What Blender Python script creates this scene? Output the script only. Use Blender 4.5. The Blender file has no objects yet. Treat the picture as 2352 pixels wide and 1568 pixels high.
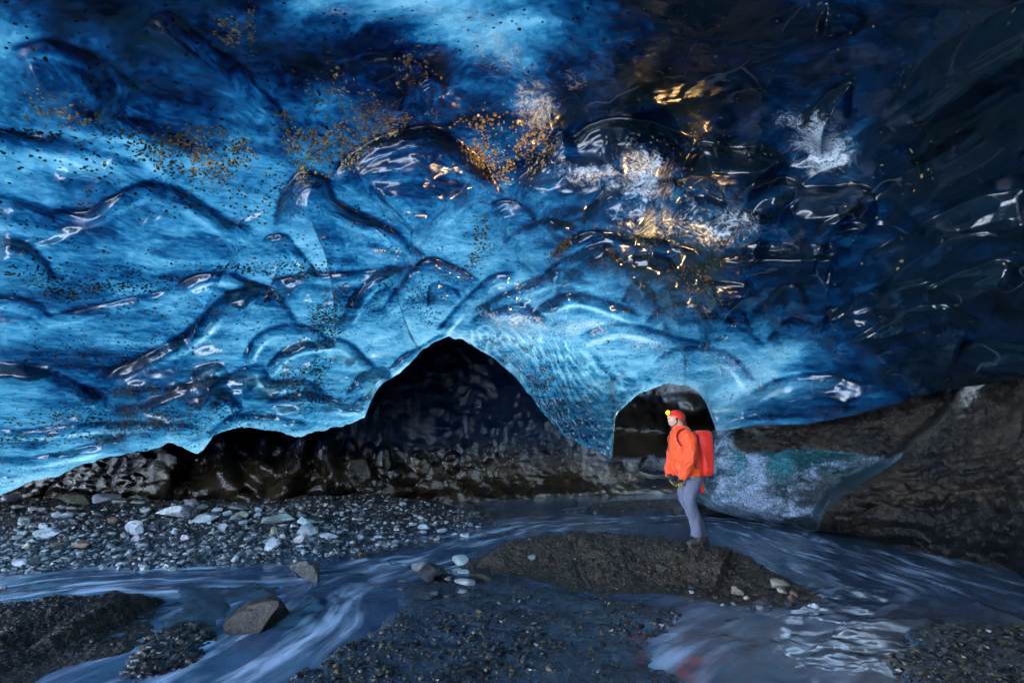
import bpy, math, random
import numpy as np
from mathutils import Vector, Matrix

# ------------------------------------------------------------ camera, sky, sun, exposure
scene = bpy.context.scene
COL = scene.collection
CAM = np.array([0.0, 0.0, 1.7])
PITCH = math.radians(12.0)
LENS = 17.0
W, H = 2352.0, 1568.0            # authoring chart used for reading positions off the photograph
F = LENS / 36.0 * W
cam_data = bpy.data.cameras.new("camera")
cam = bpy.data.objects.new("camera", cam_data)
COL.objects.link(cam)
cam.location = CAM
cam.rotation_euler = (math.pi / 2 + PITCH, 0, 0)
cam_data.lens = LENS
cam_data.sensor_width = 36
cam_data.clip_start = 0.05
cam_data.clip_end = 3000
scene.camera = cam

SUN_EL, SUN_AZ = math.radians(68), math.radians(-45)     # azimuth from +Y, negative towards -X
world = bpy.data.worlds.new("World")
scene.world = world
world.use_nodes = True
wn = world.node_tree
sky = wn.nodes.new("ShaderNodeTexSky")
sky.sky_type = 'NISHITA'
sky.sun_disc = False
sky.sun_elevation = SUN_EL
sky.sun_rotation = SUN_AZ
sky.altitude = 300
bg = wn.nodes["Background"]
bg.inputs["Strength"].default_value = 0.15
wn.links.new(sky.outputs[0], bg.inputs["Color"])
sun_data = bpy.data.lights.new("sun", 'SUN')
sun_data.energy = 5.0
sun_data.angle = math.radians(0.5)
sun_data.color = (1.0, 0.96, 0.9)
sun = bpy.data.objects.new("sun", sun_data)
COL.objects.link(sun)
sd = Vector((math.sin(SUN_AZ) * math.cos(SUN_EL), math.cos(SUN_AZ) * math.cos(SUN_EL), math.sin(SUN_EL)))
sun.rotation_euler = sd.to_track_quat('Z', 'Y').to_euler()
sun.location = (0, 0, 30)
vs = scene.view_settings
vs.view_transform = 'Standard'
vs.look = 'None'
vs.exposure = 3.85
vs.gamma = 1
scene.cycles.max_bounces = 8
scene.cycles.diffuse_bounces = 4
scene.cycles.glossy_bounces = 3
scene.cycles.transmission_bounces = 4
scene.cycles.sample_clamp_indirect = 8
scene.cycles.use_denoising = True

# ------------------------------------------------------------ helpers
rng = np.random.default_rng(7)
SP, CP = math.sin(PITCH), math.cos(PITCH)

def ray(x, y):
    u = (np.asarray(x, float) - W / 2) / F
    v = (H / 2 - np.asarray(y, float)) / F
    return np.stack([u, CP - v * SP, SP + v * CP], -1)

def at(x, y, t):
    return CAM + ray(x, y) * np.asarray(t, float)[..., None]

def chart(d):
    dep = d[..., 1] * CP + d[..., 2] * SP
    ok = dep > 0.12
    dd = np.where(ok, dep, 1.0)
    x = W / 2 + F * d[..., 0] / dd
    y = H / 2 - F * (-d[..., 1] * SP + d[..., 2] * CP) / dd
    return np.where(ok, x, -9999.0), np.where(ok, y, -9999.0)

def flat(x, y, z=0.0):
    r = ray(x, y)
    t = (z - CAM[2]) / r[..., 2]
    return (CAM + r * t[..., None])[..., :2]

def sstep(a, b, x):
    t = np.clip((x - a) / (b - a), 0, 1)
    return t * t * (3 - 2 * t)

def _h(ix, iy, iz, seed):
    n = (ix.astype(np.int64) * 374761393 + iy.astype(np.int64) * 668265263 + iz.astype(np.int64) * 2147483647 + seed * 1274126177) & 0xFFFFFFFF
    n = ((n ^ (n >> 13)) * 1274126177) & 0xFFFFFFFF
    n = ((n ^ (n >> 16)) * 2246822519) & 0xFFFFFFFF
    return ((n ^ (n >> 15)) & 0xFFFFFF) / float(0xFFFFFF)

def vnoise(p, seed=0):
    i = np.floor(p).astype(np.int64)
    f = p - i
    f = f * f * f * (f * (f * 6 - 15) + 10)
    out = 0
    for dx in (0, 1):
        for dy in (0, 1):
            for dz in (0, 1):
                w = (f[..., 0] if dx else 1 - f[..., 0]) * (f[..., 1] if dy else 1 - f[..., 1]) * (f[..., 2] if dz else 1 - f[..., 2])
                out = out + w * _h(i[..., 0] + dx, i[..., 1] + dy, i[..., 2] + dz, seed)
    return out * 2 - 1

def fbm(p, octv=4, seed=0, gain=0.5):
    a, s, tot = 1.0, 0, 0
    q = np.array(p, float)
    for k in range(octv):
        s = s + a * vnoise(q, seed + k * 17)
        tot += a
        a *= gain
        q = q * 2.03 + 11.7
    return s / tot

def P3(x, y, z=0):
    x = np.asarray(x, float)
    return np.stack([x, np.asarray(y, float) + 0 * x, z + 0 * x], -1)

def worley(x, y, seed=0):
    ix, iy = np.floor(x), np.floor(y)
    f1 = np.full(x.shape, 9.0)
    f2 = np.full(x.shape, 9.0)
    for dx in (-1, 0, 1):
        for dy in (-1, 0, 1):
            cx, cy = ix + dx, iy + dy
            z = np.zeros_like(cx)
            px = cx + _h(cx, cy, z, seed + 1)
            py = cy + _h(cx, cy, z, seed + 2)
            d = np.hypot(px - x, py - y)
            f2 = np.minimum(f2, np.maximum(f1, d))
            f1 = np.minimum(f1, d)
    return f1, f2

def mesh_obj(name, co, faces, mats, parent=None, attrs=None, smooth=True, fmat=None):
    """co (n,3); faces: (m,4)/(m,3) array or list of them; links ONE mesh object"""
    me = bpy.data.meshes.new(name)
    co = np.asarray(co, np.float32)
    fl = [np.asarray(f, np.int32) for f in (faces if isinstance(faces, list) else [faces]) if len(f)]
    me.vertices.add(len(co))
    me.vertices.foreach_set("co", co.ravel())
    nl = sum(f.size for f in fl)
    nf = sum(len(f) for f in fl)
    me.loops.add(nl)
    me.loops.foreach_set("vertex_index", np.concatenate([f.ravel() for f in fl]))
    me.polygons.add(nf)
    tot = np.concatenate([np.full(len(f), f.shape[1], np.int32) for f in fl])
    me.polygons.foreach_set("loop_start", np.concatenate([[0], np.cumsum(tot)[:-1]]).astype(np.int32))
    me.polygons.foreach_set("use_smooth", np.full(nf, smooth, bool))
    for m in (mats if isinstance(mats, (list, tuple)) else [mats]):
        me.materials.append(m)
    if fmat is not None:
        me.polygons.foreach_set("material_index", np.asarray(fmat, np.int32))
    me.update(calc_edges=True)
    for k, v in (attrs or {}).items():
        v = np.asarray(v, np.float32)
        if v.ndim == 1:
            a = me.attributes.new(k, 'FLOAT', 'POINT'); a.data.foreach_set("value", v)
        else:
            a = me.attributes.new(k, 'FLOAT_VECTOR', 'POINT'); a.data.foreach_set("vector", v.ravel())
    o = bpy.data.objects.new(name, me)
    COL.objects.link(o)
    if parent is not None:
        o.parent = parent
    return o

def grid_faces(nr, nc, wrap=False):
    i = np.arange(nr - 1)[:, None]
    j = np.arange(nc if wrap else nc - 1)[None, :]
    a = i * nc + j
    b = i * nc + (j + 1) % nc
    return np.stack([a, b, b + nc, a + nc], -1).reshape(-1, 4)

def tag(o, label=None, cat=None, group=None, kind=None):
    if label: o['label'] = label
    if cat: o['category'] = cat
    if group: o['group'] = group
    if kind: o['kind'] = kind
    return o

def poly_sdf(px, py, poly):
    """signed distance, positive inside"""
    poly = np.asarray(poly, float)
    n = len(poly)
    d = np.full(px.shape, 1e9)
    ins = np.zeros(px.shape, bool)
    for i in range(n):
        a, b = poly[i], poly[(i + 1) % n]
        ex, ey = b - a
        wx, wy = px - a[0], py - a[1]
        t = np.clip((wx * ex + wy * ey) / (ex * ex + ey * ey + 1e-12), 0, 1)
        d = np.minimum(d, np.hypot(wx - ex * t, wy - ey * t))
        c = (a[1] > py) != (b[1] > py)
        ins ^= c & (px < (b[0] - a[0]) * (py - a[1]) / (b[1] - a[1] + 1e-12) + a[0])
    return np.where(ins, d, -d)

def catmull(pts, n=8):
    p = np.asarray(pts, float)
    q = np.vstack([2 * p[0] - p[1], p, 2 * p[-1] - p[-2]])
    out = []
    for i in range(1, len(q) - 2):
        for k in range(n):
            t = k / n
            out.append(0.5 * (2 * q[i] + (q[i + 1] - q[i - 1]) * t + (2 * q[i - 1] - 5 * q[i] + 4 * q[i + 1] - q[i + 2]) * t * t
                              + (-q[i - 1] + 3 * q[i] - 3 * q[i + 1] + q[i + 2]) * t ** 3))
    out.append(p[-1])
    return np.array(out)

def curve_sd(px, py, crv):
    """signed distance to an open polyline (positive on its lower / right-hand side walking along it) and the arc fraction"""
    best = np.full(px.shape, 1e18)
    sgn = np.ones(px.shape)
    frac = np.zeros(px.shape)
    seg = np.hypot(*(crv[1:] - crv[:-1]).T)
    tot = seg.sum()
    acc = 0.0
    for i in range(len(crv) - 1):
        a, b = crv[i], crv[i + 1]
        ex, ey = b - a
        L2 = ex * ex + ey * ey + 1e-9
        wx, wy = px - a[0], py - a[1]
        t = np.clip((wx * ex + wy * ey) / L2, 0, 1)
        d2 = (wx - ex * t) ** 2 + (wy - ey * t) ** 2
        c = ex * wy - ey * wx
        m = d2 < best
        best = np.where(m, d2, best)
        sgn = np.where(m, np.where(c >= 0, 1.0, -1.0), sgn)
        frac = np.where(m, (acc + seg[i] * t) / tot, frac)
        acc += seg[i]
    return np.sqrt(best) * sgn, frac

# ------------------------------------------------------------ materials
class NT:
    """tiny node-tree writer"""
    def __init__(self, name):
        self.m = bpy.data.materials.new(name)
        self.m.use_nodes = True
        self.t = self.m.node_tree
        self.t.nodes.clear()
        self.out = self.t.nodes.new("ShaderNodeOutputMaterial")
    def n(self, kind, props=None, **inp):
        nd = self.t.nodes.new("ShaderNode" + kind)
        for k, v in (props or {}).items():
            setattr(nd, k, v)
        for k, v in inp.items():
            k = int(k[1:]) if k[0] == 'i' and k[1:].isdigit() else k.replace('_', ' ')
            self.set(nd.inputs[k], v)
        return nd
    def set(self, sock, v):
        if isinstance(v, bpy.types.Node): v = v.outputs[0]
        if isinstance(v, bpy.types.NodeSocket): self.t.links.new(v, sock)
        else: sock.default_value = v if not (isinstance(v, tuple) and len(v) == 3 and sock.type == 'RGBA') else (*v, 1)
    def math(self, op, a, b=0.0, clamp=False):
        nd = self.n("Math", {'operation': op, 'use_clamp': clamp})
        self.set(nd.inputs[0], a); self.set(nd.inputs[1], b)
        return nd.outputs[0]
    def mix(self, f, a, b):
        nd = self.n("Mix", {'data_type': 'RGBA'})
        self.set(nd.inputs[0], f); self.set(nd.inputs[6], a); self.set(nd.inputs[7], b)
        return nd.outputs[2]
    def ramp(self, v, a, b, lo=0.0, hi=1.0):
        nd = self.n("MapRange", {'interpolation_type': 'SMOOTHSTEP'})
        for i, q in enumerate((v, a, b, lo, hi)): self.set(nd.inputs[i], q)
        return nd.outputs[0]
    def attr(self, name, vec=False):
        nd = self.n("Attribute", {'attribute_name': name})
        return nd.outputs['Vector' if vec else 'Fac']
    def pos(self, sx=1, sy=1, sz=1):
        co = self.n("TexCoord").outputs['Object']
        if (sx, sy, sz) == (1, 1, 1): return co
        return self.n("Mapping", None, Vector=co, Scale=(sx, sy, sz)).outputs[0]
    def noise(self, vec, scale, detail=4, rough=0.55, dist=0.0):
        return self.n("TexNoise", None, Vector=vec, Scale=scale, Detail=detail, Roughness=rough, Distortion=dist).outputs[0]
    def vor(self, vec, scale, feature='F1', rnd=1.0):
        return self.n("TexVoronoi", {'feature': feature}, Vector=vec, Scale=scale, Randomness=rnd)
    def bump(self, h, strength, dist, normal=None):
        nd = self.n("Bump", None, Strength=strength, Distance=dist, Height=h)
        if normal is not None: self.set(nd.inputs['Normal'], normal)
        return nd.outputs[0]
    def done(self, sh):
        self.set(self.out.inputs['Surface'], sh)
        return self.m

def simple(name, col, rough=0.6, var=0.0, scale=20.0, bump=0.0, bscale=60.0, metal=0.0, coat=0.0):
    t = NT(name)
    c = col
    p = t.pos()
    if var:
        c = t.mix(t.noise(p, scale), tuple(x * (1 - var) for x in col), tuple(min(1, x * (1 + var)) for x in col))
    b = t.n("BsdfPrincipled", None, Base_Color=c, Roughness=rough, Metallic=metal, Coat_Weight=coat)
    if bump:
        t.set(b.inputs['Normal'], t.bump(t.noise(p, bscale), bump, 0.01))
    return t.done(b)

def ice_material():
    t = NT("glacier_ice")
    p = t.pos()
    th = t.attr("thickness_shade"); frost = t.attr("frost"); grit = t.attr("grit"); gold = t.attr("gold"); silt = t.attr("silt")
    # foliation of the ice: bubble-rich and clear layers change how far light gets through
    n1 = t.noise(t.pos(0.6, 1.2, 4.2), 1.3, 8, 0.62, 0.35)
    n2 = t.noise(t.pos(2.0, 2.0, 9.0), 4.0, 6, 0.66, 0.3)
    lay = t.math('ADD', t.math('MULTIPLY', t.math('SUBTRACT', n1, 0.5), 4.4), t.math('MULTIPLY', t.math('SUBTRACT', n2, 0.5), 2.3))
    thick_shade = t.math('MAXIMUM', t.math('MULTIPLY', th, t.math('POWER', 2.2, lay)), 0.15)
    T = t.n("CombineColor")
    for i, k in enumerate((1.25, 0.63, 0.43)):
        t.set(T.inputs[i], t.math('MULTIPLY', t.math('POWER', math.exp(-k), thick_shade), (0.50, 0.80, 1.0)[i]))
    cl = t.n("Mix", {'data_type': 'RGBA', 'blend_type': 'MULTIPLY'})
    cl.inputs[0].default_value = 1
    t.set(cl.inputs[6], T.outputs[0])
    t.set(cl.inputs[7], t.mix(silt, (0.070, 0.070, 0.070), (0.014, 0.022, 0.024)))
    Tc = cl.outputs[2]
    cw = t.n('VectorMath', {'operation': 'MULTIPLY_ADD'}); t.set(cw.inputs[0], t.n('TexNoise', None, Vector=p, Scale=1.3, Detail=4.0).outputs['Color']); cw.inputs[1].default_value = (.5, .5, .5); t.set(cw.inputs[2], p)
    ck = t.ramp(t.vor(cw.outputs[0], 0.8, 'DISTANCE_TO_EDGE').outputs['Distance'], 0.0, 0.018, 1.0, 0.0)
    ck = t.math('MULTIPLY', ck, t.ramp(t.noise(p, 1.7, 3), 0.45, 0.65))
    # feathery frost
    fw = t.noise(p, 5.0, 8, 0.75, 2.0)
    fcell = t.math('ABSOLUTE', t.math('SUBTRACT', t.noise(p, 26.0, 4, 0.6, 1.0), 0.5))
    fth = t.math('SUBTRACT', 1.02, frost)
    fm = t.ramp(t.math('SUBTRACT', t.math('ADD', t.math('MULTIPLY', t.math('SUBTRACT', fw, 0.5), 1.9), 0.5), fth), -0.05, 0.45)
    fm = t.math('MAXIMUM', t.math('MULTIPLY', ck, 0.14), t.math('MULTIPLY', fm, t.ramp(fcell, 0.0, 0.16, 1.0, 0.35)))
    # bumps
    h = t.math('ADD', t.noise(p, 9.0, 5, 0.6), t.math('MULTIPLY', t.noise(p, 70.0, 3, 0.6), 0.22))
    nrm = t.bump(h, 0.14, 0.05)
    # sediment grains frozen into the ice
    v = t.vor(t.n("Mapping", None, Vector=p, Scale=(1, 1, 1.25)).outputs[0], 24.0)
    wob = t.noise(p, 46.0, 3)
    clus = t.noise(p, 2.6, 6, 0.72)
    dens = t.math('ADD', t.math('MULTIPLY', grit, 1.5), t.math('MULTIPLY', t.math('SUBTRACT', clus, 0.53), t.math('MULTIPLY', t.math('POWER', grit, 0.5), 3.2)))
    sep = t.n("SeparateColor", None, Color=v.outputs['Color'])
    rad = t.math('ADD', t.math('ADD', 0.19, t.math('MULTIPLY', grit, 0.22)), t.math('MULTIPLY', sep.outputs[1], 0.42))
    spot = t.math('LESS_THAN', t.math('ADD', v.outputs['Distance'], t.math('MULTIPLY', t.math('SUBTRACT', wob, 0.5), 0.5)), rad)
    gm = t.math('MULTIPLY', spot, t.math('LESS_THAN', sep.outputs[0], dens))
    wv = t.n('VectorMath', {'operation': 'MULTIPLY_ADD'}); t.set(wv.inputs[0], t.n('TexNoise', None, Vector=p, Scale=14.0, Detail=3.0).outputs['Color']); wv.inputs[1].default_value = (.07, .07, .07); t.set(wv.inputs[2], p)
    v2 = t.vor(wv.outputs[0], 24.0)
    sep2 = t.n("SeparateColor", None, Color=v2.outputs['Color'])
    gd = t.math('ADD', gold, t.math('MULTIPLY', t.math('SUBTRACT', clus, 0.5), t.math('MULTIPLY', t.math('POWER', gold, 0.5), 2.6)))
    spot2 = t.math('LESS_THAN', t.math('ADD', v2.outputs['Distance'], t.math('MULTIPLY', t.math('SUBTRACT', wob, 0.5), 0.5)), t.math('ADD', 0.34, t.math('MULTIPLY', sep2.outputs[1], 0.36)))
    gdm = t.math('MULTIPLY', spot2, t.math('LESS_THAN', sep2.outputs[0], gd))
    gnrm = t.bump(v2.outputs['Distance'], 0.8, -0.05)
    on = t.n("VectorMath", {'operation': 'MULTIPLY_ADD'})
    t.set(on.inputs[0], nrm); on.inputs[1].default_value = (1.0, 1.0, 1.0); t.set(on.inputs[2], t.attr("outer", True))
    on = t.n("VectorMath", {'operation': 'NORMALIZE'}, i0=on)
    trans = t.n("BsdfTranslucent", None, Color=Tc, Normal=on)
    dif = t.n("BsdfDiffuse", None, Color=t.mix(fm, (0.01, 0.035, 0.06), (0.72, 0.80, 0.86)), Normal=nrm)
    body = t.n("MixShader", None, i0=t.math('ADD', 0.22, t.math('MULTIPLY', fm, 0.5)), i1=trans, i2=dif)
    grd = t.n("BsdfDiffuse", None, Color=t.mix(sep.outputs[2], (0.006, 0.006, 0.006), (0.05, 0.035, 0.014)))
    body = t.n("MixShader", None, i0=gm, i1=body, i2=grd)
    gold_b = t.n("BsdfDiffuse", None, Color=t.mix(sep2.outputs[2], (0.14, 0.085, 0.03), (0.50, 0.34, 0.14)), Normal=gnrm)
    body = t.n("MixShader", None, i0=gdm, i1=body, i2=gold_b)
    fr = t.n("Fresnel", None, IOR=1.5, Normal=nrm)
    gl = t.n("BsdfGlossy", None, Color=(1, 1, 1), Roughness=t.ramp(t.noise(p, 3.0, 4), 0.3, 0.7, 0.07, 0.23), Normal=nrm)
    gf = t.math('MULTIPLY', fr, t.math('SUBTRACT', 1.0, t.math('MULTIPLY', t.math('MAXIMUM', fm, gm), 0.75)))
    return t.done(t.n("MixShader", None, i0=gf, i1=body, i2=gl))

def wall_material():
    """debris-laden wet black ice"""
    t = NT("dark_debris_ice")
    p = t.pos()
    grain = t.vor(p, 34.0)
    g = t.n("SeparateColor", None, Color=grain.outputs['Color'])
    nz = t.noise(p, 0.7, 5)
    zz = t.n("SeparateXYZ", None, Vector=p).outputs[2]
    xx = t.n("SeparateXYZ", None, Vector=p).outputs[0]
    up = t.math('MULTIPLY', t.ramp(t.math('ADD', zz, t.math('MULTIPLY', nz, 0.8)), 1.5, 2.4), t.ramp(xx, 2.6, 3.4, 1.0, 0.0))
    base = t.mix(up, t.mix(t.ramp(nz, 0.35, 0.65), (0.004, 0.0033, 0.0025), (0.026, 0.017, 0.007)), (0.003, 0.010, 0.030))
    base = t.mix(t.math('MULTIPLY', t.math('MULTIPLY', t.math('GREATER_THAN', g.outputs[0], 0.72), t.ramp(nz, 0.4, 0.6, 0.2, 0.9)), t.math('SUBTRACT', 1.0, up)), base, (0.022, 0.018, 0.013))
    h = t.math('ADD', t.noise(p, 7.0, 6, 0.65), t.math('MULTIPLY', grain.outputs['Distance'], 0.9))
    nrm = t.bump(h, 0.28, 0.05)
    b = t.n("BsdfPrincipled", None, Base_Color=base, Roughness=t.ramp(t.noise(p, 12.0, 4), 0.3, 0.7, 0.07, 0.22), IOR=t.ramp(up, 0, 1, 1.5, 1.38), Normal=nrm)
    return t.done(b)

def ledge_material():
    t = NT("sediment_crusted_ice")
    p = t.pos()
    crust = t.attr("crust"); frost = t.attr("frost"); teal = t.attr("teal")
    w = t.noise(p, 3.2, 7, 0.68, 0.8)
    fine = t.noise(p, 26.0, 5, 0.7)
    grain = t.vor(p, 42.0)
    gr = t.n("SeparateColor", None, Color=grain.outputs['Color'])
    cm = t.ramp(t.math('ADD', crust, t.math('MULTIPLY', t.math('SUBTRACT', t.math('ADD', t.math('MULTIPLY', w, 0.6), t.math('MULTIPLY', fine, 0.4)), 0.5), 1.7)), 0.44, 0.56)
    fm = t.ramp(t.math('ADD', frost, t.math('MULTIPLY', t.math('SUBTRACT', t.math('ADD', t.math('MULTIPLY', w, 0.8), t.math('MULTIPLY', fine, 0.2)), 0.5), 2.6)), 0.15, 0.85)
    ice = t.mix(teal, (0.012, 0.028, 0.042), (0.02, 0.20, 0.24))
    ice = t.mix(fm, ice, (0.36, 0.48, 0.66))
    speck = t.math('MULTIPLY', t.math('GREATER_THAN', gr.outputs[0], 0.62), t.math('LESS_THAN', grain.outputs['Distance'], 0.5))
    ice = t.mix(t.math('MULTIPLY', speck, 0.9), ice, (0.02, 0.018, 0.015))
    br = t.mix(t.ramp(t.noise(p, 1.4, 6, 0.7), 0.36, 0.62), (0.004, 0.0035, 0.003), (0.030, 0.020, 0.012))
    br = t.mix(t.ramp(fine, 0.52, 0.72), br, (0.055, 0.040, 0.025))
    br = t.mix(t.ramp(t.noise(t.pos(1, 1, 2.5), 2.2, 6, 0.75, 1.0), 0.58, 0.62), br, (0.006, 0.006, 0.006))
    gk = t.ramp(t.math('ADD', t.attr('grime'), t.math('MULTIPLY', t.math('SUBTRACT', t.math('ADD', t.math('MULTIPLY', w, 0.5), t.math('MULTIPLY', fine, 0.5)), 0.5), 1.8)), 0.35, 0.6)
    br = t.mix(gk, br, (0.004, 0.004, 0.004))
    col = t.mix(cm, ice, br)
    h = t.math('ADD', t.noise(p, 8.0, 7, 0.7), t.math('MULTIPLY', grain.outputs['Distance'], 0.3))
    nrm = t.bump(h, 0.8, 0.08)
    rough = t.ramp(cm, 0.0, 1.0, t.ramp(t.noise(p, 6.0), 0.35, 0.65, 0.08, 0.26), t.ramp(fine, 0.35, 0.65, 0.22, 0.6))
    b = t.n("BsdfPrincipled", None, Base_Color=col, Roughness=rough, Normal=nrm, Coat_Weight=t.ramp(cm, 0, 1, 0.6, 0.12), Coat_Roughness=0.09, Coat_Normal=t.bump(h, 0.7, 0.09))
    return t.done(b)

def ground_material(name, dark, light, wetlo=0.16, wethi=0.55, bump=0.8):
    t = NT(name)
    p = t.pos()
    v = t.vor(p, 26.0)
    s = t.n("SeparateColor", None, Color=v.outputs['Color'])
    v2 = t.vor(p, 75.0)
    s2 = t.n("SeparateColor", None, Color=v2.outputs['Color'])
    c = t.mix(t.noise(p, 2.2, 5, 0.65), dark, light)
    c = t.mix(t.math('MULTIPLY', t.math('GREATER_THAN', s2.outputs[0], 0.80), 0.8), c, tuple(min(1, 2.6 * x) for x in light))
    c = t.mix(t.math('MULTIPLY', t.math('GREATER_THAN', s.outputs[0], 0.86), 0.7), c, tuple(0.4 * x for x in dark))
    h = t.math('ADD', t.math('MULTIPLY', t.noise(p, 14.0, 6, 0.7), 0.8), t.math('ADD', t.math('MULTIPLY', v.outputs['Distance'], -0.5), t.math('MULTIPLY', v2.outputs['Distance'], -0.2)))
    nrm = t.bump(h, bump, 0.03)
    film = t.attr("film")
    c = t.mix(t.math("MULTIPLY", film, 0.85), c, (0.042, 0.064, 0.105))  # film also carries the ceiling's blue reflection, tinted into the silt colour
    rough = t.ramp(t.noise(p, 5.0, 5, 0.65), 0.35, 0.65, wetlo, wethi)
    r2 = t.ramp(film, 0.0, 1.0, rough, 0.12)
    nm = t.n("Mix", {'data_type': 'VECTOR'})
    t.set(nm.inputs[0], film); t.set(nm.inputs[4], nrm)
    t.set(nm.inputs[5], t.bump(t.noise(p, 7.0, 4), 0.25, 0.02))
    b = t.n("BsdfPrincipled", None, Base_Color=c, Roughness=r2, Normal=nm.outputs[1])
    return t.done(b)

def water_material():
    t = NT("silty_meltwater")
    fl = t.attr("flow", True)
    p = t.pos()
    st = t.noise(t.n("Mapping", None, Vector=fl, Scale=(0.40, 1.5, 1)).outputs[0], 1.7, 4, 0.5, 0.3)
    st2 = t.noise(t.n("Mapping", None, Vector=fl, Scale=(0.7, 3.4, 1)).outputs[0], 2.0, 3, 0.5, 0.2)
    rp = t.noise(t.n("Mapping", None, Vector=fl, Scale=(3.0, 4.5, 1)).outputs[0], 1.3, 3, 0.5, 0.8)
    foam = t.math('MULTIPLY', t.ramp(t.math('ADD', t.math('MULTIPLY', st, 0.55), t.math('MULTIPLY', st2, 0.45)), 0.46, 0.70), t.attr("foam"))
    col = t.mix(foam, t.mix(t.math('MULTIPLY', t.attr('tan'), t.noise(t.n('Mapping', None, Vector=fl, Scale=(0.7, 1.6, 1)).outputs[0], 1.4, 3)), t.mix(t.noise(p, 0.9, 3), (0.028, 0.060, 0.110), (0.06, 0.11, 0.18)), (0.16, 0.115, 0.085)), (0.70, 0.83, 1.0))
    h = t.math('ADD', t.math('MULTIPLY', rp, 0.9), t.math('MULTIPLY', st, 0.3))
    nrm = t.bump(h, 0.24, 0.05)
    b = t.n("BsdfPrincipled", None, Base_Color=col, Roughness=t.math('ADD', 0.13, t.math('MULTIPLY', foam, 0.4)), IOR=1.33, Normal=nrm)
    return t.done(b)

def rock_material(name, c1, c2, rough=0.5, vein=None, bump=0.5):
    t = NT(name)
    inf = t.n("ObjectInfo")
    co = t.n("TexCoord").outputs['Object']
    off = t.n("VectorMath", {'operation': 'ADD'})
    t.set(off.inputs[0], co)
    cx = t.n("CombineXYZ", None, X=t.math('MULTIPLY', inf.outputs['Random'], 40.0), Y=t.math('MULTIPLY', inf.outputs['Random'], 17.0))
    t.set(off.inputs[1], cx)
    p = off.outputs[0]
    c = t.mix(t.ramp(t.noise(p, 6.0, 6, 0.7, 0.6), 0.35, 0.65), c1, c2)
    c = t.mix(t.ramp(t.noise(p, 40.0, 3, 0.6), 0.55, 0.75, 0, 0.6), c, tuple(x * 0.45 for x in c1))
    if vein:
        c = t.mix(t.ramp(t.noise(p, 9.0, 6, 0.75, 1.5), 0.54, 0.60), c, vein)
    h = t.math('ADD', t.noise(p, 18.0, 6, 0.7), t.noise(p, 5.0, 3))
    b = t.n("BsdfPrincipled", None, Base_Color=c, Roughness=t.ramp(t.noise(p, 12.0, 3), 0.3, 0.7, rough - 0.14, rough + 0.14), Normal=t.bump(h, bump, 0.03))
    return t.done(b)
# ------------------------------------------------------------ the ice ceiling: one continuous vaulted sheet
def dirs(az, el):
    return np.stack([np.sin(az) * np.cos(el), np.cos(az) * np.cos(el), np.sin(el)], -1)

EDGE = [(-60, 1150), (0, 1138), (60, 1110), (150, 1082), (230, 1055), (330, 1034), (385, 1016), (420, 1030), (452, 1042), (472, 1030), (492, 1000), (520, 990),
        (560, 984), (620, 986), (676, 1002), (720, 992), (760, 985), (800, 976), (838, 960), (848, 935), (862, 905), (880, 880), (905, 862), (940, 838), (965, 812), (990, 790),
        (1030, 775), (1065, 782), (1100, 800), (1145, 832), (1190, 876), (1222, 918), (1250, 955), (1292, 1000), (1340, 1026), (1375, 1036), (1402, 1050), (1407, 1046), (1410, 1000), (1413, 960), (1420, 942), (1440, 926),
        (1480, 900), (1530, 881), (1580, 886), (1606, 902), (1622, 925), (1634, 960), (1645, 990), (1740, 976), (1850, 973), (1960, 953), (2050, 928), (2150, 897), (2250, 884), (2352, 866), (2420, 850)]
ed = ray(*np.array(EDGE, float).T)
e_az = np.degrees(np.arctan2(ed[:, 0], ed[:, 1]))
e_el = np.degrees(np.arctan2(ed[:, 2], np.hypot(ed[:, 0], ed[:, 1])))
e_az = np.concatenate([[-180, -168, -158, -145, -95, -82, -74, -68, -60], e_az, [70, 80, 92, 150, 180]])
e_el = np.concatenate([[-12, -12, 16, 36, 36, 26, -2, -6, -6], e_el, [9, 4, -12, -12, -12]])
fine = np.arange(-57.0, 57.0, 0.112)
AZ = np.concatenate([np.arange(-180, -57, 3.0), fine, np.arange(57.5, 180.1, 3.0)])
off = np.concatenate([np.arange(0, 54, 0.115), np.linspace(54.5, 90, 16)])
NR, NC = len(off), len(AZ)
edge_el = np.interp(AZ, e_az, e_el)
_n1 = lambda f, sd: vnoise(np.stack([AZ * f, 0 * AZ, 0 * AZ], -1), sd)
edge_el = edge_el + np.where(np.abs(AZ) < 58, sstep(21, 17, AZ), 1) * np.where(np.abs(AZ) < 58, 0.20 * _n1(0.45, 401) + 0.13 * _n1(1.3, 402) + 0.05 * _n1(3.5, 403), 0.6 * _n1(0.3, 404))
kern = np.exp(-(np.arange(-12, 12.01, 0.112) / 3.6) ** 2)
az_u = np.arange(-200, 200, 0.112)
ed_u = np.interp((az_u + 180) % 360 - 180, AZ, edge_el)
edge_s = np.interp(AZ, az_u, np.convolve(ed_u, kern / kern.sum(), 'same'))
EL = edge_s[None, :] + (90 - edge_s)[None, :] * off[:, None] / 90 + (edge_el - edge_s)[None, :] * np.exp(-off / 10.0)[:, None] * (1 - off / 90)[:, None]
D = dirs(np.radians(AZ)[None, :] + 0 * EL, np.radians(EL))
CX, CY = chart(D)

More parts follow.
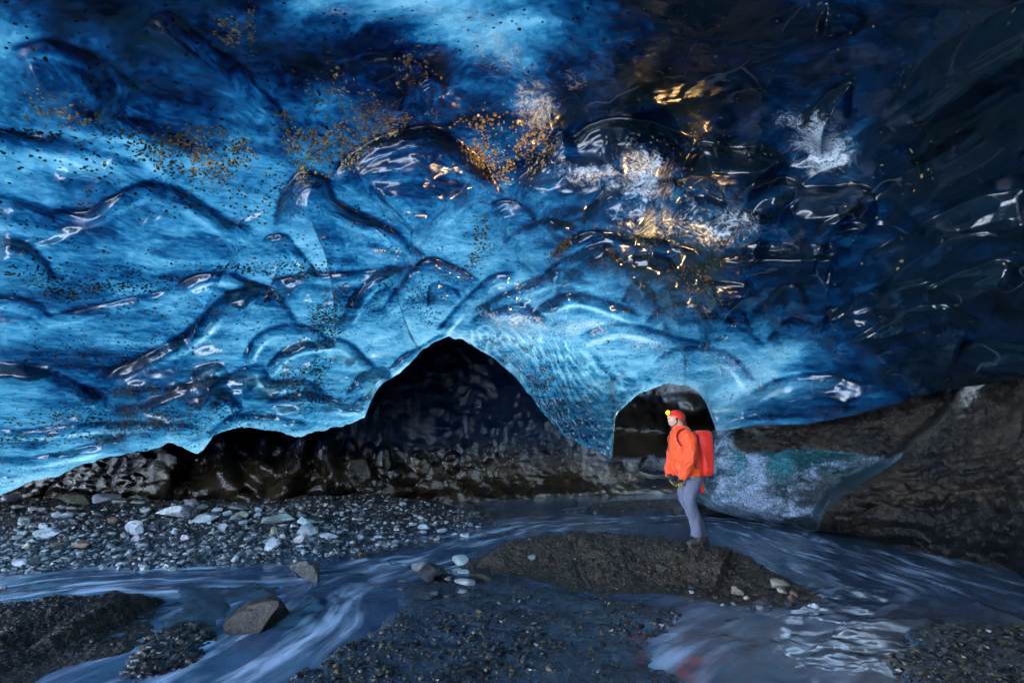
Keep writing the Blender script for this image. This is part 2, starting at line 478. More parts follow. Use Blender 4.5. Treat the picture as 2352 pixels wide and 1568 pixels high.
# the shape of the vault, read as distances at a few dozen places
BASE = [(0, 1138, 9.0), (230, 1055, 9.6), (450, 1040, 10.0), (680, 1000, 10.6), (850, 950, 10.8), (1000, 780, 11.2), (1180, 885, 10.9), (1408, 1045, 10.2), (1420, 930, 11.3), (1530, 880, 11.5),
        (1645, 990, 10.6), (1850, 972, 9.4), (2100, 915, 7.8), (2352, 866, 6.2),
        (0, 690, 7.4), (450, 690, 8.6), (900, 640, 9.4), (1300, 700, 9.7), (1600, 690, 9.0), (1900, 690, 7.6), (2300, 640, 5.6),
        (0, 340, 5.6), (450, 340, 6.6), (900, 340, 7.2), (1300, 340, 7.4), (1700, 340, 6.8), (2000, 340, 6.0), (2300, 300, 4.8),
        (0, 0, 4.0), (450, 0, 4.5), (900, 0, 4.8), (1300, 0, 4.9), (1700, 0, 4.6), (2300, 0, 3.8)]
bp = np.array(BASE, float)
bd = ray(bp[:, 0], bp[:, 1])
bl = np.linalg.norm(bd, axis=1)
b_r = bp[:, 2] * bl
b_u = bd / bl[:, None]
extra = [(0, 90, 4.2), (0, 75, 4.3), (90, 50, 5.0), (-90, 50, 5.4), (180, 60, 5.0), (180, 30, 9.0), (135, 10, 9.0), (-135, 10, 9.0), (90, 5, 8.5), (-90, 5, 11.0), (-90, -10, 12), (90, -10, 10), (-70, 0, 13), (75, 6, 7.5), (-70, 30, 6.2), (75, 35, 5.0)]
ex = np.array(extra, float)
b_u = np.vstack([b_u, dirs(np.radians(ex[:, 0]), np.radians(ex[:, 1]))])
b_r = np.concatenate([b_r, ex[:, 2]])
phi = lambda d: np.sqrt(d * d + 0.05)
A = phi(np.linalg.norm(b_u[:, None] - b_u[None], axis=-1))
wts = np.linalg.solve(A + 1e-4 * np.eye(len(A)), b_r - 8.0)
R = np.full((NR, NC), 8.0)
for k in range(len(b_u)):
    R += wts[k] * phi(np.sqrt(np.maximum(2 - 2 * (D @ b_u[k]), 0)))
R = np.clip(R, 3.2, 20)

# melt scallops: each is the upper lip of one hollow (curve, height in metres, how far it falls off below, how sharp the lip is)
LOBES = [
 ([(-40,452),(0,455),(60,468),(130,490),(200,492),(250,465),(300,435),(370,425),(430,440),(480,475),(520,505),(560,520),(605,545)], .40, 130, 11),
 ([(-40,546),(0,548),(40,552),(80,575),(110,610),(120,650)], .25, 70, 9),
 ([(605,560),(612,545),(650,540),(680,570),(720,625),(740,650)], .14, 60, 6),
 ([(628,540),(645,460),(675,415),(710,395),(750,408),(768,450),(810,482),(870,512),(930,548),(990,605)], .42, 120, 10),
 ([(760,410),(800,365),(850,325),(910,300),(970,292),(1020,300),(1070,335),(1110,380),(1160,450)], .62, 190, 12),
 ([(1160,440),(1225,385),(1265,335),(1295,310),(1325,318),(1365,292),(1430,278),(1500,288),(1560,308),(1610,332)], .42, 120, 9),
 ([(1380,300),(1440,287),(1500,300),(1545,330),(1580,375)], .18, 40, 6),
 ([(1555,415),(1585,360),(1615,328),(1680,340),(1760,343),(1805,360),(1826,405)], .40, 60, 9),
 ([(1680,470),(1740,425),(1800,412),(1840,425),(1862,445)], .22, 45, 7),
 ([(1770,475),(1830,445),(1900,432),(1970,425),(2004,438),(2014,470),(2016,520)], .34, 70, 8),
 ([(1860,545),(1900,510),(1960,490),(2005,500),(2022,520)], .16, 30, 6),
 ([(1340,530),(1352,480),(1400,432),(1490,418),(1545,415),(1580,440)], .28, 80, 8),
 ([(1560,440),(1620,455),(1660,470),(1690,495),(1740,495),(1790,520)], .16, 60, 8),
 ([(1610,520),(1660,500),(1715,495),(1720,540)], .14, 40, 6),
 ([(1250,612),(1310,548),(1360,530),(1410,533),(1440,545),(1500,543),(1560,562),(1625,585)], .32, 70, 8),
 ([(1230,645),(1290,600),(1340,572),(1390,562),(1425,592),(1440,610)], .24, 50, 7),
 ([(1400,620),(1440,590),(1490,578),(1540,592),(1562,640)], .24, 55, 7),
 ([(1425,700),(1455,648),(1490,660),(1504,705)], .18, 40, 6),
 ([(1500,668),(1580,640),(1660,643),(1712,655),(1745,690)], .26, 55, 7),
 ([(1555,648),(1620,600),(1700,588),(1780,580),(1860,588),(1920,583),(1958,602)], .32, 70, 8),
 ([(1690,562),(1780,560),(1860,565),(1930,563),(1957,590)], .18, 28, 6),
 ([(1585,705),(1650,688),(1700,720),(1730,785)], .22, 60, 6),
 ([(1735,708),(1790,660),(1830,653),(1850,680),(1846,715)], .24, 60, 7),
 ([(1760,790),(1800,735),(1850,730),(1880,750)], .12, 35, 6),
 ([(1880,720),(1900,700),(1930,705),(1940,735)], .10, 30, 6),
 ([(1080,730),(1130,690),(1180,670),(1240,640),(1300,625),(1355,640)], .24, 80, 8),
 ([(1225,705),(1290,680),(1350,678),(1420,700),(1475,722)], .22, 60, 8),
 ([(1075,750),(1140,715),(1200,700),(1262,745)], .24, 60, 8),
 ([(1470,745),(1530,700),(1600,698),(1660,730),(1720,770),(1770,805)], .26, 80, 8),
 ([(1320,778),(1400,742),(1480,750),(1560,772),(1645,795)], .16, 50, 8),
 ([(1500,840),(1560,800),(1640,800),(1700,830),(1740,880)], .14, 50, 8),
 ([(-40,678),(0,680),(50,685),(90,700),(110,722),(140,717),(220,700),(330,680),(415,664)], .28, 95, 8),
 ([(405,668),(430,640),(480,624),(530,628),(570,645),(610,662)], .28, 60, 8),
 ([(205,878),(280,835),(330,815),(400,785),(450,750),(490,710),(530,675),(580,658),(625,670),(652,702),(680,750),(702,785)], .42, 140, 10),
 ([(550,838),(580,790),(630,758),(690,753),(740,770),(785,805)], .22, 60, 7),
 ([(595,868),(650,810),(720,788),(790,785),(840,828),(880,856)], .24, 60, 7),
 ([(425,885),(450,850),(490,834),(515,850),(532,878)], .14, 36, 6),
 ([(438,888),(500,870),(560,850),(600,848),(622,880),(700,878),(765,915)], .22, 60, 7),
 ([(-40,833),(0,835),(60,838),(130,858),(190,884),(240,912),(262,940)], .30, 80, 9),
 ([(255,945),(330,928),(400,895),(450,880),(500,886)], .22, 70, 8),
 ([(440,925),(490,893),(530,918),(562,955)], .14, 50, 7),
 ([(595,938),(680,908),(740,908),(800,930),(852,898)], .16, 50, 7),
 ([(-40,975),(60,984),(150,979),(260,974),(330,970),(420,974),(480,985)], .22, 45, 7),
 ([(470,1005),(520,965),(580,955),(660,965),(725,988)], .20, 40, 7),
 ([(795,915),(820,866),(860,845),(892,850),(895,885)], .28, 50, 7),
 ([(885,855),(930,812),(985,788),(1035,765)], .20, 40, 6),
 ([(612,645),(700,630),(760,634),(830,628),(900,618),(970,606)], .24, 50, 7),
 ([(785,750),(810,690),(850,640),(900,612),(945,618)], .26, 80, 8),
 ([(875,710),(920,650),(960,604),(1010,598),(1060,620),(1115,655)], .34, 75, 8),
 ([(983,708),(985,665),(1010,653),(1050,664),(1066,695)], .16, 36, 6),
 ([(1000,770),(1050,710),(1090,670),(1130,638),(1190,628)], .20, 50, 7),
 ([(-40,1045),(80,1050),(200,1030),(300,1000),(380,990)], .14, 45, 7),
 ([(370,0),(430,50),(500,110),(570,155),(592,192),(640,250),(668,320)], .14, 30, 8),
 ([(945,196),(985,173),(1020,185),(1034,212)], .14, 22, 5),
 ([(1820,300),(1880,240),(1930,198),(1956,190),(1952,235),(1944,285)], .22, 60, 7),
 ([(1890,5),(1950,20),(1988,45),(1960,80)], .18, 40, 7),
 ([(2005,268),(2080,190),(2160,110),(2260,40),(2380,-20)], .26, 70, 9),
 ([(1990,480),(2080,400),(2200,330),(2300,250),(2400,190)], .24, 80, 9),
 ([(1380,260),(1500,220),(1650,180),(1800,130),(1960,70),(2080,30)], .04, 30, 5),
 ([(2100,672),(2200,622),(2300,598),(2345,628),(2400,640)], .22, 60, 8),
 ([(1940,782),(2050,722),(2150,700),(2232,728),(2268,750)], .22, 60, 8),
 ([(1850,760),(1960,680),(2080,650),(2160,640)], .18, 60, 8),
 ([(2050,840),(2140,800),(2260,790),(2400,800)], .14, 60, 8),
 ([(2090,905),(2150,876),(2178,868),(2190,882),(2240,884),(2300,872),(2420,838)], .14, 22, 5),
 ([(1720,900),(1800,870),(1900,860),(1990,880)], .14, 50, 8),
 ([(1960,600),(2080,540),(2220,470),(2380,430)], .16, 60, 8),
 ([(1930,340),(2040,270),(2180,180),(2380,60)], .14, 40, 7),
 ([(2060,330),(2150,280),(2260,230),(2380,150)], .12, 40, 7),
 ([(1980,700),(2100,580),(2240,540),(2380,560)], .14, 60, 8),
 ([(740,190),(800,150),(900,130),(980,150)], .16, 60, 9),
 ([(20,120),(120,100),(240,140),(330,210)], .16, 80, 11),
 ([(1150,560),(1200,520),(1260,500),(1330,520)], .16, 60, 8),
 ([(1120,470),(1160,452),(1210,470),(1240,520)], .14, 40, 7),
 ([(140,250),(260,270),(380,300),(460,350)], .10, 90, 16),
 ([(-40,300),(60,318),(150,330),(260,365),(350,400)], .14, 70, 12),
]
HB = np.zeros((NR, NC))
LIP_SHADE = np.zeros((NR, NC)); CREASE_SHADE = LIP_SHADE.copy(); RIM_GLINT = LIP_SHADE.copy()  # painted shade under lips and in creases, painted highlight along rims
qx = CX + 8 * vnoise(D * 9.0, 91) + 3 * vnoise(D * 31.0, 93)
qy = CY + 8 * vnoise(D * 9.0, 92) + 3 * vnoise(D * 31.0, 94)
_ks = np.array([-0.2, 0.0, 0.3, 0.6, 1.0, 1.25, 1.55, 2.0, 2.6, 3.4, 4.0])     # in band widths (0..1) then fall-off widths (1..)
_kv = np.array([0.0, 0.02, 0.30, 0.50, 0.64, 0.95, 1.2, 1.08, 0.55, 0.08, 0.0])
_tx = np.linspace(-1, 5, 1201)
_k = np.exp(-(np.arange(-40, 41) / 14.0) ** 2)
_tv = np.convolve(np.interp(_tx, _ks, _kv), _k / _k.sum(), 'same')
for crv, amp, w, a in LOBES:
    c = catmull(crv, 6)
    b = 3.5 * a
    m = (CX > c[:, 0].min() - 3.4 * w) & (CX < c[:, 0].max() + 3.4 * w) & (CY > c[:, 1].min() - 3.4 * w) & (CY < c[:, 1].max() + 3.4 * w)
    if not m.any(): continue
    s, fr = curve_sd(qx[m], qy[m], c)
    tp = sstep(0, 0.13, fr) * sstep(1, 0.87, fr)
    u = np.where(s < b, s / b, 1 + (s - b) / w)
    bm = b * R[m] / F
    am = np.minimum(1.3 * amp, 2.1 * bm)
    HB[m] += am * tp * np.interp(u, _tx, _tv)
    CREASE_SHADE[m] = np.maximum(CREASE_SHADE[m], tp * np.exp(-(s / (0.20 * b)) ** 2))
    RIM_GLINT[m] = np.maximum(RIM_GLINT[m], tp * np.exp(-((s - 0.95 * b) / (0.20 * b)) ** 2))
    LIP_SHADE[m] = np.maximum(LIP_SHADE[m], tp * np.sqrt(amp / 0.4) * np.where(s < 0, np.exp(-(s / (0.18 * b)) ** 2), np.exp(-np.abs(s / (0.45 * b + 0.16 * min(w, 80))) ** 1.1)))
# small melt scallops all over, growing towards the lower edge of the ice
PB = D * R[..., None]
s1, s2 = worley(PB[..., 0] * 1.1 + 0.5 * PB[..., 1], PB[..., 2] * 2.0 + 0.3 * PB[..., 1], 5)
HB += 0.06 * (1 - sstep(0.0, 0.75, s1)) + 0.26 * fbm(PB * np.array([0.6, 0.6, 1.1]), 3, 12) * sstep(-0.2, 0.1, D[..., 1]) + 0.03 * fbm(PB * 3.0, 3, 15)
# concave hollows meeting in cusps
k1, _ = worley(CX / 210 + 0.45 * fbm(PB * 0.5, 3, 301) + CY / 500, CY / 105 + 0.5 * fbm(PB * 0.5, 3, 302), 311)
k2, _ = worley(CX / 95 + 0.45 * fbm(PB * 0.9, 3, 303) + CY / 200, CY / 48 + 0.5 * fbm(PB * 0.9, 3, 304), 312)
amt = np.clip(0.55 + 0.9 * fbm(PB * 0.35, 2, 305), 0.1, 1) * sstep(60, 420, CY)
HB += amt * (0.20 * sstep(0.05, 0.95, k1) + 0.09 * sstep(0.05, 0.9, k2)) * (CX > -600)
low = sstep(620, 760, CY) * sstep(500, 800, CX) * sstep(2000, 1600, CX)
s3, s4 = worley(CX / 52 + 0.5 * fbm(PB, 2, 3), CY / 34 + 0.2 * CX / 52, 9)
HB += low * 0.11 * (1 - sstep(0.0, 0.85, s3))
low2 = sstep(780, 900, CY) * sstep(900, 500, CX) * (CX > -500)
s3, s4 = worley(CX / 90 + 0.4 * fbm(PB, 2, 23), CY / 34, 19)
HB += low2 * 0.10 * (1 - sstep(0.0, 0.85, s3))
# the hammered curtain that hangs between the two arches
CURT = [(1035, 772), (1120, 745), (1300, 775), (1440, 840), (1530, 875), (1440, 930), (1395, 960), (1400, 1060), (1290, 1010), (1180, 890)]
cm = sstep(-18, 22, poly_sdf(CX, CY, CURT))
_cs = 1 + 0.35 * sstep(1150, 1400, CX)
s5, s6 = worley(CX / (17 * _cs) + 0.9 * fbm(PB * 1.6, 4, 33), CY / (12 * _cs) - 0.3 * CX / 19 + 0.9 * fbm(PB * 1.6, 4, 34), 29)
s5 = s5 + 0.30 * fbm(PB * 5, 3, 35)
s7, s8 = worley(CX / 42, CY / 30, 39)
HB = HB * (1 - 0.75 * cm) + cm * (-0.12 * (1 - sstep(0.0, 0.9, s5)) - 0.08 * (1 - sstep(0, 0.9, s7)))
R2 = R - HB
# rounded rim where the ice ends
dz = (EL - edge_el[None, :])
R2 += 0.22 * np.exp(-dz / 0.55) * (np.abs(AZ) < 60)[None, :]
VC = CAM + D * R2[..., None]
ONRM = np.cross(np.gradient(CAM + D * R[..., None], axis=1), np.gradient(CAM + D * R[..., None], axis=0))
ONRM /= np.linalg.norm(ONRM, axis=-1, keepdims=True) + 1e-9
ONRM *= -np.sign(np.sum(ONRM * D, -1, keepdims=True))

TG_Y = [-75, 0, 75, 150, 225, 300, 375, 450, 525, 600, 675, 750, 825, 900, 975, 1050, 1150]
TG = np.array([
 [6,7,8,7,8,3,2.4,2.4,3,6,10,10,8,8,10,11,12],
 [5.5,7,8,7,8,3,2.2,2.2,2.6,6,10,10,8,8,10,11,12],
 [3.0,5.5,7.5,6.5,8,8,6,3,3,6,10,10,10,8,9,10,11],
 [2.8,5.5,7,7,7,8,8,7,4,7,10,10,9,8,8,10,11],
 [3.6,4.5,5.5,7,5,5,7,6,5,7,9,9,9,7,8,10,11],
 [3.6,3.6,4,4.2,4.4,4.8,5,6.5,6,7,9,8,7,6,9,10,11],
 [2,2,2,3,3,3.6,4.2,4.8,6,6,6.5,7,6,6,9,10,11],
 [2.8,3,2.7,3,2.4,2.7,3.6,3.2,3,4.4,4.4,4.4,5.5,7,9,10,11],
 [2.2,2.5,2.6,2.3,2.3,2.5,2.3,2.4,3,3.8,4.6,4,5.5,6.5,8,9,11],
 [2,2.2,2.5,2.6,3,2.3,2.2,2.2,2.4,3.4,5,5.4,6,7,8,9,10],
 [2.8,3.4,2.5,2.4,2.2,2.5,2.2,2.0,2.1,2.5,4.2,5,6,7,8,9,10],
 [2.3,2.4,2.2,2.2,1.7,2.5,2,1.8,1.5,1.6,1.9,2.6,4.5,7,8,9,10],
 [3.5,4,3.5,2.6,2.0,2,2,2,1.8,1.6,1.6,1.7,3,6,9,10,11],
 [2.0,2.4,3.2,3.4,2.5,2.3,2,3,2.6,2,2,1.8,2.8,5,8,10,11],
 [2,2,2.2,2,2,2,2,3,3,2.4,2.2,2.3,4,6,7,8,9],
 [2,1.8,1.8,1.8,1.8,2,2,3,3,2.6,2.2,2,3,6,7,7,8],
 [1.8,1.8,1.8,1.8,1.8,2,2,3,3,2.6,2.2,2,3,6,7,7,8]], float)
TG_X = np.arange(17) * 150.0
def grid_lookup(x, y):
    fx = np.clip(x / 150.0, 0, 15.999)
    fy = np.clip(np.interp(y, TG_Y, np.arange(17)), 0, 15.999)
    ix, iy = fx.astype(int), fy.astype(int)
    ax, ay = fx - ix, fy - iy
    ax = ax * ax * (3 - 2 * ax); ay = ay * ay * (3 - 2 * ay)
    return (TG[iy, ix] * (1 - ax) + TG[iy, ix + 1] * ax) * (1 - ay) + (TG[iy + 1, ix] * (1 - ax) + TG[iy + 1, ix + 1] * ax) * ay

wx = CX + 55 * fbm(PB * 0.55, 4, 51)
wy = CY + 45 * fbm(PB * 0.55, 4, 61)
far_out = (CX < -400) | (CX > 2800) | (CY < -400)
thick_shade = np.where(far_out, 6.0, grid_lookup(wx, wy))
thick_shade = 0.9 + 1.35 * (thick_shade - 1.6) - 2.5 * sstep(1600, 1900, CX) * sstep(0.3, 0.0, fbm(PB * np.array([0.5, 0.5, 1.6]), 4, 451))
thick_shade = np.maximum(thick_shade, 0.4)
# the roof's outer side does not follow the hollows: bulging ice is thicker; lip and crease shade and rim highlights are painted on top
thick_shade = thick_shade + 2.4 * (np.clip(HB, -0.4, 1.0) - 0.15) * (0.5 + 0.10 * thick_shade) + 3.6 * LIP_SHADE * (0.7 + 0.08 * thick_shade) + 2.2 * CREASE_SHADE - 2.3 * RIM_GLINT * np.clip(0.5 + 1.5 * fbm(PB * 0.8, 2, 441), 0, 1)
thick_shade = thick_shade + cm * (1.5 * (0.55 - sstep(0.1, 0.75, s5)) + 0.7 * sstep(770, 810, CY) + 1.5 * sstep(860, 1000, CY))  # curtain relief painted in: dimples darker, ridges lighter, lower part darker

def blobs(lst, jit=22):
    bx = CX + jit * fbm(PB * 1.1, 4, 71)
    by = CY + jit * fbm(PB * 1.1, 4, 81)
    f = np.zeros((NR, NC))
    for x, y, rx, ry, ang, v in lst:
        c, s = math.cos(math.radians(ang)), math.sin(math.radians(ang))
        m = (np.abs(CX - x) < 3 * max(rx, ry) + 60) & (np.abs(CY - y) < 3 * max(rx, ry) + 60)
        dx, dy = bx[m] - x, by[m] - y
        e = ((dx * c + dy * s) / rx) ** 2 + ((-dx * s + dy * c) / ry) ** 2
        f[m] = np.maximum(f[m], v * np.exp(-e ** 1.3))
    return f
frost = blobs([(1232,245,70,75,0,.85),(1225,190,50,40,0,.7),(1150,110,130,70,25,.72),(1060,40,230,45,0,.7),(760,15,140,22,8,.75),(880,40,120,25,5,.6),(1320,175,50,40,30,.6),(1895,330,95,80,20,.95),(1820,280,50,35,10,.75),(1960,250,40,30,0,.5),(2060,180,40,90,25,.45),
               (1480,400,100,70,25,.85),(1350,400,130,45,5,.75),(1500,500,150,70,10,.68),(1640,535,120,50,15,.74),(1440,330,35,40,0,.6),(1690,515,95,50,12,.78),(1570,470,110,40,15,.55),(1640,430,60,30,0,.5),(1730,560,40,20,0,.5),
               (1180,735,130,40,8,.74),(1330,755,140,40,8,.62),(1480,790,150,40,14,.66),(1680,840,130,45,18,.72),(1560,850,90,40,10,.6),(1800,800,110,18,-5,.55),(1620,960,60,40,0,.5),(60,1095,200,40,-8,.58),(330,1000,220,28,-3,.52),(650,970,170,28,0,.5),(860,900,40,50,-50,.45),(1000,260,30,30,0,.6),(1420,860,60,60,0,.3),(1850,20,80,25,15,.5),(1030,400,90,15,20,.4)])
gold = blobs([(311,311,55,22,10,.55),(366,335,50,30,15,.8),(421,355,60,45,20,.85),(476,306,55,22,5,.7),(494,398,40,32,0,.6),(549,352,35,40,0,.6),(677,322,22,60,-20,.8),(732,345,50,40,0,.7),(790,322,55,35,-30,.9),(801,345,35,35,0,.7),(893,289,45,16,-20,.95),(838,268,45,40,-30,.5),
              (690,370,20,50,-10,.45),(150,280,120,25,8,.3),(90,245,90,30,0,.22),(520,73,50,30,40,.4),(571,60,12,60,0,.6),(1112,351,50,28,20,.75),(1149,378,36,30,30,.75),(1222,330,45,40,-40,.75),(1130,286,60,30,0,.35),(947,146,50,45,30,.22),(760,230,60,60,0,.2),(1600,290,170,50,-15,.28),(1740,330,80,40,0,.3),(2100,400,150,80,-35,.34),(1990,380,25,60,20,.5),
              (1500,395,60,30,0,.2),(2200,700,20,12,0,.8),(2050,760,80,15,5,.4),(1960,770,60,14,5,.4),(2150,560,200,60,0,.14),(1800,120,200,60,-20,.16),(1930,640,14,16,0,.5)])
gold = np.clip(gold * np.where(CX > 1400, 0.05, 2.1), 0, 0.97)
grit = blobs([(200,400,350,90,10,.16),(130,655,110,35,10,.62),(60,640,60,30,0,.4),(270,655,150,18,-4,.6),(330,620,110,18,0,.3),(750,745,50,45,20,.85),(560,620,110,12,5,.7),(660,635,60,10,0,.6),(700,620,120,14,8,.5),(1090,570,24,70,0,.6),(1110,540,14,60,0,.5),(280,965,260,28,2,.52),(480,940,180,30,10,.42),(700,890,90,45,20,.5),(730,860,30,25,0,.7),(100,1005,220,20,0,.5),
              (330,905,90,14,-5,.7),(850,540,80,60,20,.12),(980,690,60,50,30,.4),(860,700,60,60,0,.3),(1030,640,60,14,25,.3),(620,760,120,60,0,.12),(560,480,60,60,0,.25),(640,440,60,60,0,.28),(720,580,70,40,0,.22),(1290,570,40,14,-40,.9),(760,690,40,50,0,.5),(60,310,60,10,8,.9),(140,322,60,8,10,.6),(1600,640,80,30,10,.35),(1660,560,60,14,0,.4),(1640,480,90,40,20,.3),
              (300,700,300,40,0,.16),(250,800,250,60,0,.18),(1560,760,250,80,0,.14),(500,1050,300,30,0,.2),(0,550,200,60,0,.16)])
grit = np.maximum(grit, np.where(CX < 1700, 0.05, 0.02))
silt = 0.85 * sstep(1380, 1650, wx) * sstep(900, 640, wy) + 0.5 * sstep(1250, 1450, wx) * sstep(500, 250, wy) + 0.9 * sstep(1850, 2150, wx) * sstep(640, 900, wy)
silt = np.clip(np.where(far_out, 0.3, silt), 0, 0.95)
thick_shade = np.maximum(thick_shade * (1 - 0.25 * frost) * (1 - 0.5 * np.exp(-np.maximum(dz, 0) / 0.7) * (CX < 1700)), 0.35)

# the rim turns outward and runs back over the passage behind it, so the sheet has a real edge
lip_v, lip_t = [], []
for k, (dr, de) in enumerate([(0.12, -0.02), (0.30, 0.10), (0.7, 0.5), (1.6, 1.4), (3.2, 3.0), (6.0, 5.0)]):
    dr_ = np.where((AZ < -64) & (AZ > -172), min(dr, 0.7), dr)
    el = np.radians(edge_el + de)
    lip_v.append(CAM + dirs(np.radians(AZ), el) * (R2[0] + dr_)[:, None])
lip = np.stack(lip_v[::-1])
VALL = np.concatenate([lip.reshape(-1, 3), VC.reshape(-1, 3)])
nl = lip.shape[0] * NC
def padded(f, v): return np.concatenate([np.repeat([v], nl), f.ravel()])
lipth = np.concatenate([np.repeat([13, 13, 12, 8, 5, 3.0], NC)])
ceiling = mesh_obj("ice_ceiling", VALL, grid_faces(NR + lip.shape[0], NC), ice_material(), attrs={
    'thickness_shade': np.concatenate([lipth, thick_shade.ravel()]), 'frost': padded(frost, 0.0), 'grit': padded(grit, 0.05), 'gold': padded(gold, 0.0), 'silt': padded(silt, 0.4), 'outer': np.concatenate([np.repeat(ONRM[:1].reshape(-1, 3), lip.shape[0], 0), ONRM.reshape(-1, 3)])})
tag(ceiling, "scalloped translucent blue ice vault over the whole cave, darkening to black ice", "ice ceiling", kind="structure")

# ------------------------------------------------------------ the dark debris-laden ice wall behind the arches
wx_ = np.arange(-120, 1760, 3.2)
wy_ = np.arange(640, 1190, 3.2)[::-1]
GX, GY = np.meshgrid(wx_, wy_)
WB_X = [-200, 0, 200, 400, 600, 800, 1000, 1200, 1400, 1560, 1800]
tb = np.interp(GX, WB_X, [11.6, 11.8, 11.8, 11.8, 12.4, 13.2, 14.2, 15.2, 16.2, 16.8, 17.0])
yb = np.interp(GX, WB_X, [1130, 1138, 1150, 1160, 1172, 1166, 1152, 1142, 1132, 1128, 1128])
hgt = (yb - GY)
Dw = ray(GX, GY)
lean = np.where(GX < 1340, 0.0018, 0.0035) * np.maximum(hgt, 0)
tw = tb + lean + 0.15 * sstep(60, 0, hgt) * sstep(1000, 1300, GX)
Pw = CAM + Dw * tw[..., None]
# bulging columns low on the near part, finer hollows further in
bul, _ = worley(GX / 95 + 0.4 * fbm(Pw * 0.8, 2, 5), GY / 120 + 0.3 * fbm(Pw * 0.8, 2, 6), 41)
b2, b2b = worley(GX / 46 + 0.5 * fbm(Pw * 1.2, 2, 7), GY / 52 + 0.5 * fbm(Pw * 1.2, 2, 8), 43)
b3, b3b = worley(GX / 27 + 0.9 * fbm(Pw * 0.9, 3, 9), GY / 15 + 0.9 * fbm(Pw * 0.9, 3, 10) + GX / 130, 47)
left = sstep(1000, 760, GX) * sstep(250, 380, GX)
lowc = sstep(330, 150, hgt)
hw = left * lowc * 0.12 * (1 - sstep(0.0, 0.6, b2))
hw += 0.10 * (1 - sstep(0, 0.55, b2)) * sstep(800, 1000, GX) * sstep(1250, 1100, GX)
b5, _ = worley(GX / 15 + 0.9 * fbm(Pw * 1.4, 3, 19), GY / 8 + 0.9 * fbm(Pw * 1.4, 3, 20), 49)
lowr = sstep(190, 110, hgt) * sstep(720, 900, GX)
hw += 0.045 * lowr * (1 - np.clip(b5, 0, 1) ** 2)
hw -= (1 - 0.75 * lowr) * (0.058 * sstep(760, 1000, GX) + 0.012) * (1 - np.clip(b3, 0, 1) ** 2)
hw += 0.16 * fbm(Pw * 0.9, 4, 14) * (1 - 0.5 * left) * (0.25 + 0.75 * sstep(360, 470, GX)) + 0.05 * (1 - sstep(0, 0.8, worley(GX / 30 + fbm(Pw * 1.5, 3, 61), GY / 16 + fbm(Pw * 1.5, 3, 62), 63)[0])) * sstep(470, 400, GX) + 0.05 * fbm(Pw * 4.0, 4, 16) * sstep(800, 500, GX)
LUMPS = [(505,1035,28,48,.5),(520,1105,36,40,.35),(605,1012,22,30,.4),(600,1085,40,36,.5),(690,1020,20,44,.55),(675,1082,38,42,.55),(640,1132,46,28,.42),(722,1112,30,30,.38),(745,1050,22,46,.45),(777,1112,32,36,.42),(762,1150,50,18,.3),
 (822,1080,25,32,.38),(862,1122,35,25,.32),(400,1050,22,36,.38),(385,1100,25,36,.42),(430,1122,35,25,.3),(560,1150,45,18,.3),(470,1130,40,25,.35),(880,1060,20,28,.28),(922,1092,28,24,.28),(962,1062,20,24,.22),(450,1062,18,30,.25),(556,1052,16,34,.25),(640,1050,14,30,.25),(800,1035,14,24,.25),(905,1130,30,18,.2),(845,1040,14,20,.2),(700,1150,30,16,.25),
 (1000,1085,22,20,.18),(1040,1060,18,22,.16),(985,1120,26,16,.16),(1080,1095,24,18,.14)]
lq = GX + 9 * fbm(Pw * 1.6, 3, 31); lr = GY + 9 * fbm(Pw * 1.6, 3, 32)
dome = np.zeros(GX.shape)
for lx0, ly0, rx0, ry0, hh0 in LUMPS:
    e = ((lq - lx0) / rx0) ** 2 + ((lr - ly0) / ry0) ** 2
    dome = np.maximum(dome, hh0 * np.sqrt(np.clip(1 - e / 1.7, 0, 1)))
hw += 1.15 * dome
# three long icy pillars and knuckles that stand out of the near part
for crv, amp, w in [([(520, 1000), (505, 1060), (520, 1120), (560, 1165)], .45, 34), ([(690, 1010), (675, 1070), (655, 1130)], .55, 28), ([(610, 1010), (600, 1060), (640, 1090)], .4, 26), ([(745, 1010), (740, 1060), (760, 1110), (750, 1150)], .45, 24), ([(400, 1050), (380, 1090), (375, 1130)], .4, 26), ([(560, 1120), (600, 1150), (640, 1150)], .35, 24), ([(800, 1060), (790, 1110), (830, 1140)], .3, 22)]:
    c = catmull(crv, 6)
    s, fr = curve_sd(GX + 5 * fbm(Pw * 2, 2, 21), GY, c)
    hw += amp * np.exp(-(np.abs(s) / w) ** 2.4) * (1 - 0.3 * fr)
# the low passage behind the curtain has a pale shelf and then drops back into the dark
tun = sstep(-30, 10, poly_sdf(GX, GY, [(1400, 950), (1450, 920), (1530, 900), (1600, 920), (1650, 1000), (1650, 1050), (1400, 1040)]))
tw = tw - hw + 2.6 * tun * sstep(905, 1000, GY + 26 * fbm(Pw * 1.1, 3, 88)) * sstep(1066, 975, GY)
tw += 0.10 * sstep(30, 0, hgt) * (1 - left)
Pw = CAM + Dw * tw[..., None]
wall = mesh_obj("dark_ice_wall", Pw.reshape(-1, 3), grid_faces(*GX.shape), wall_material())
tag(wall, "wet black debris-laden ice wall with bulging columns beneath the blue ceiling edge", "ice wall")

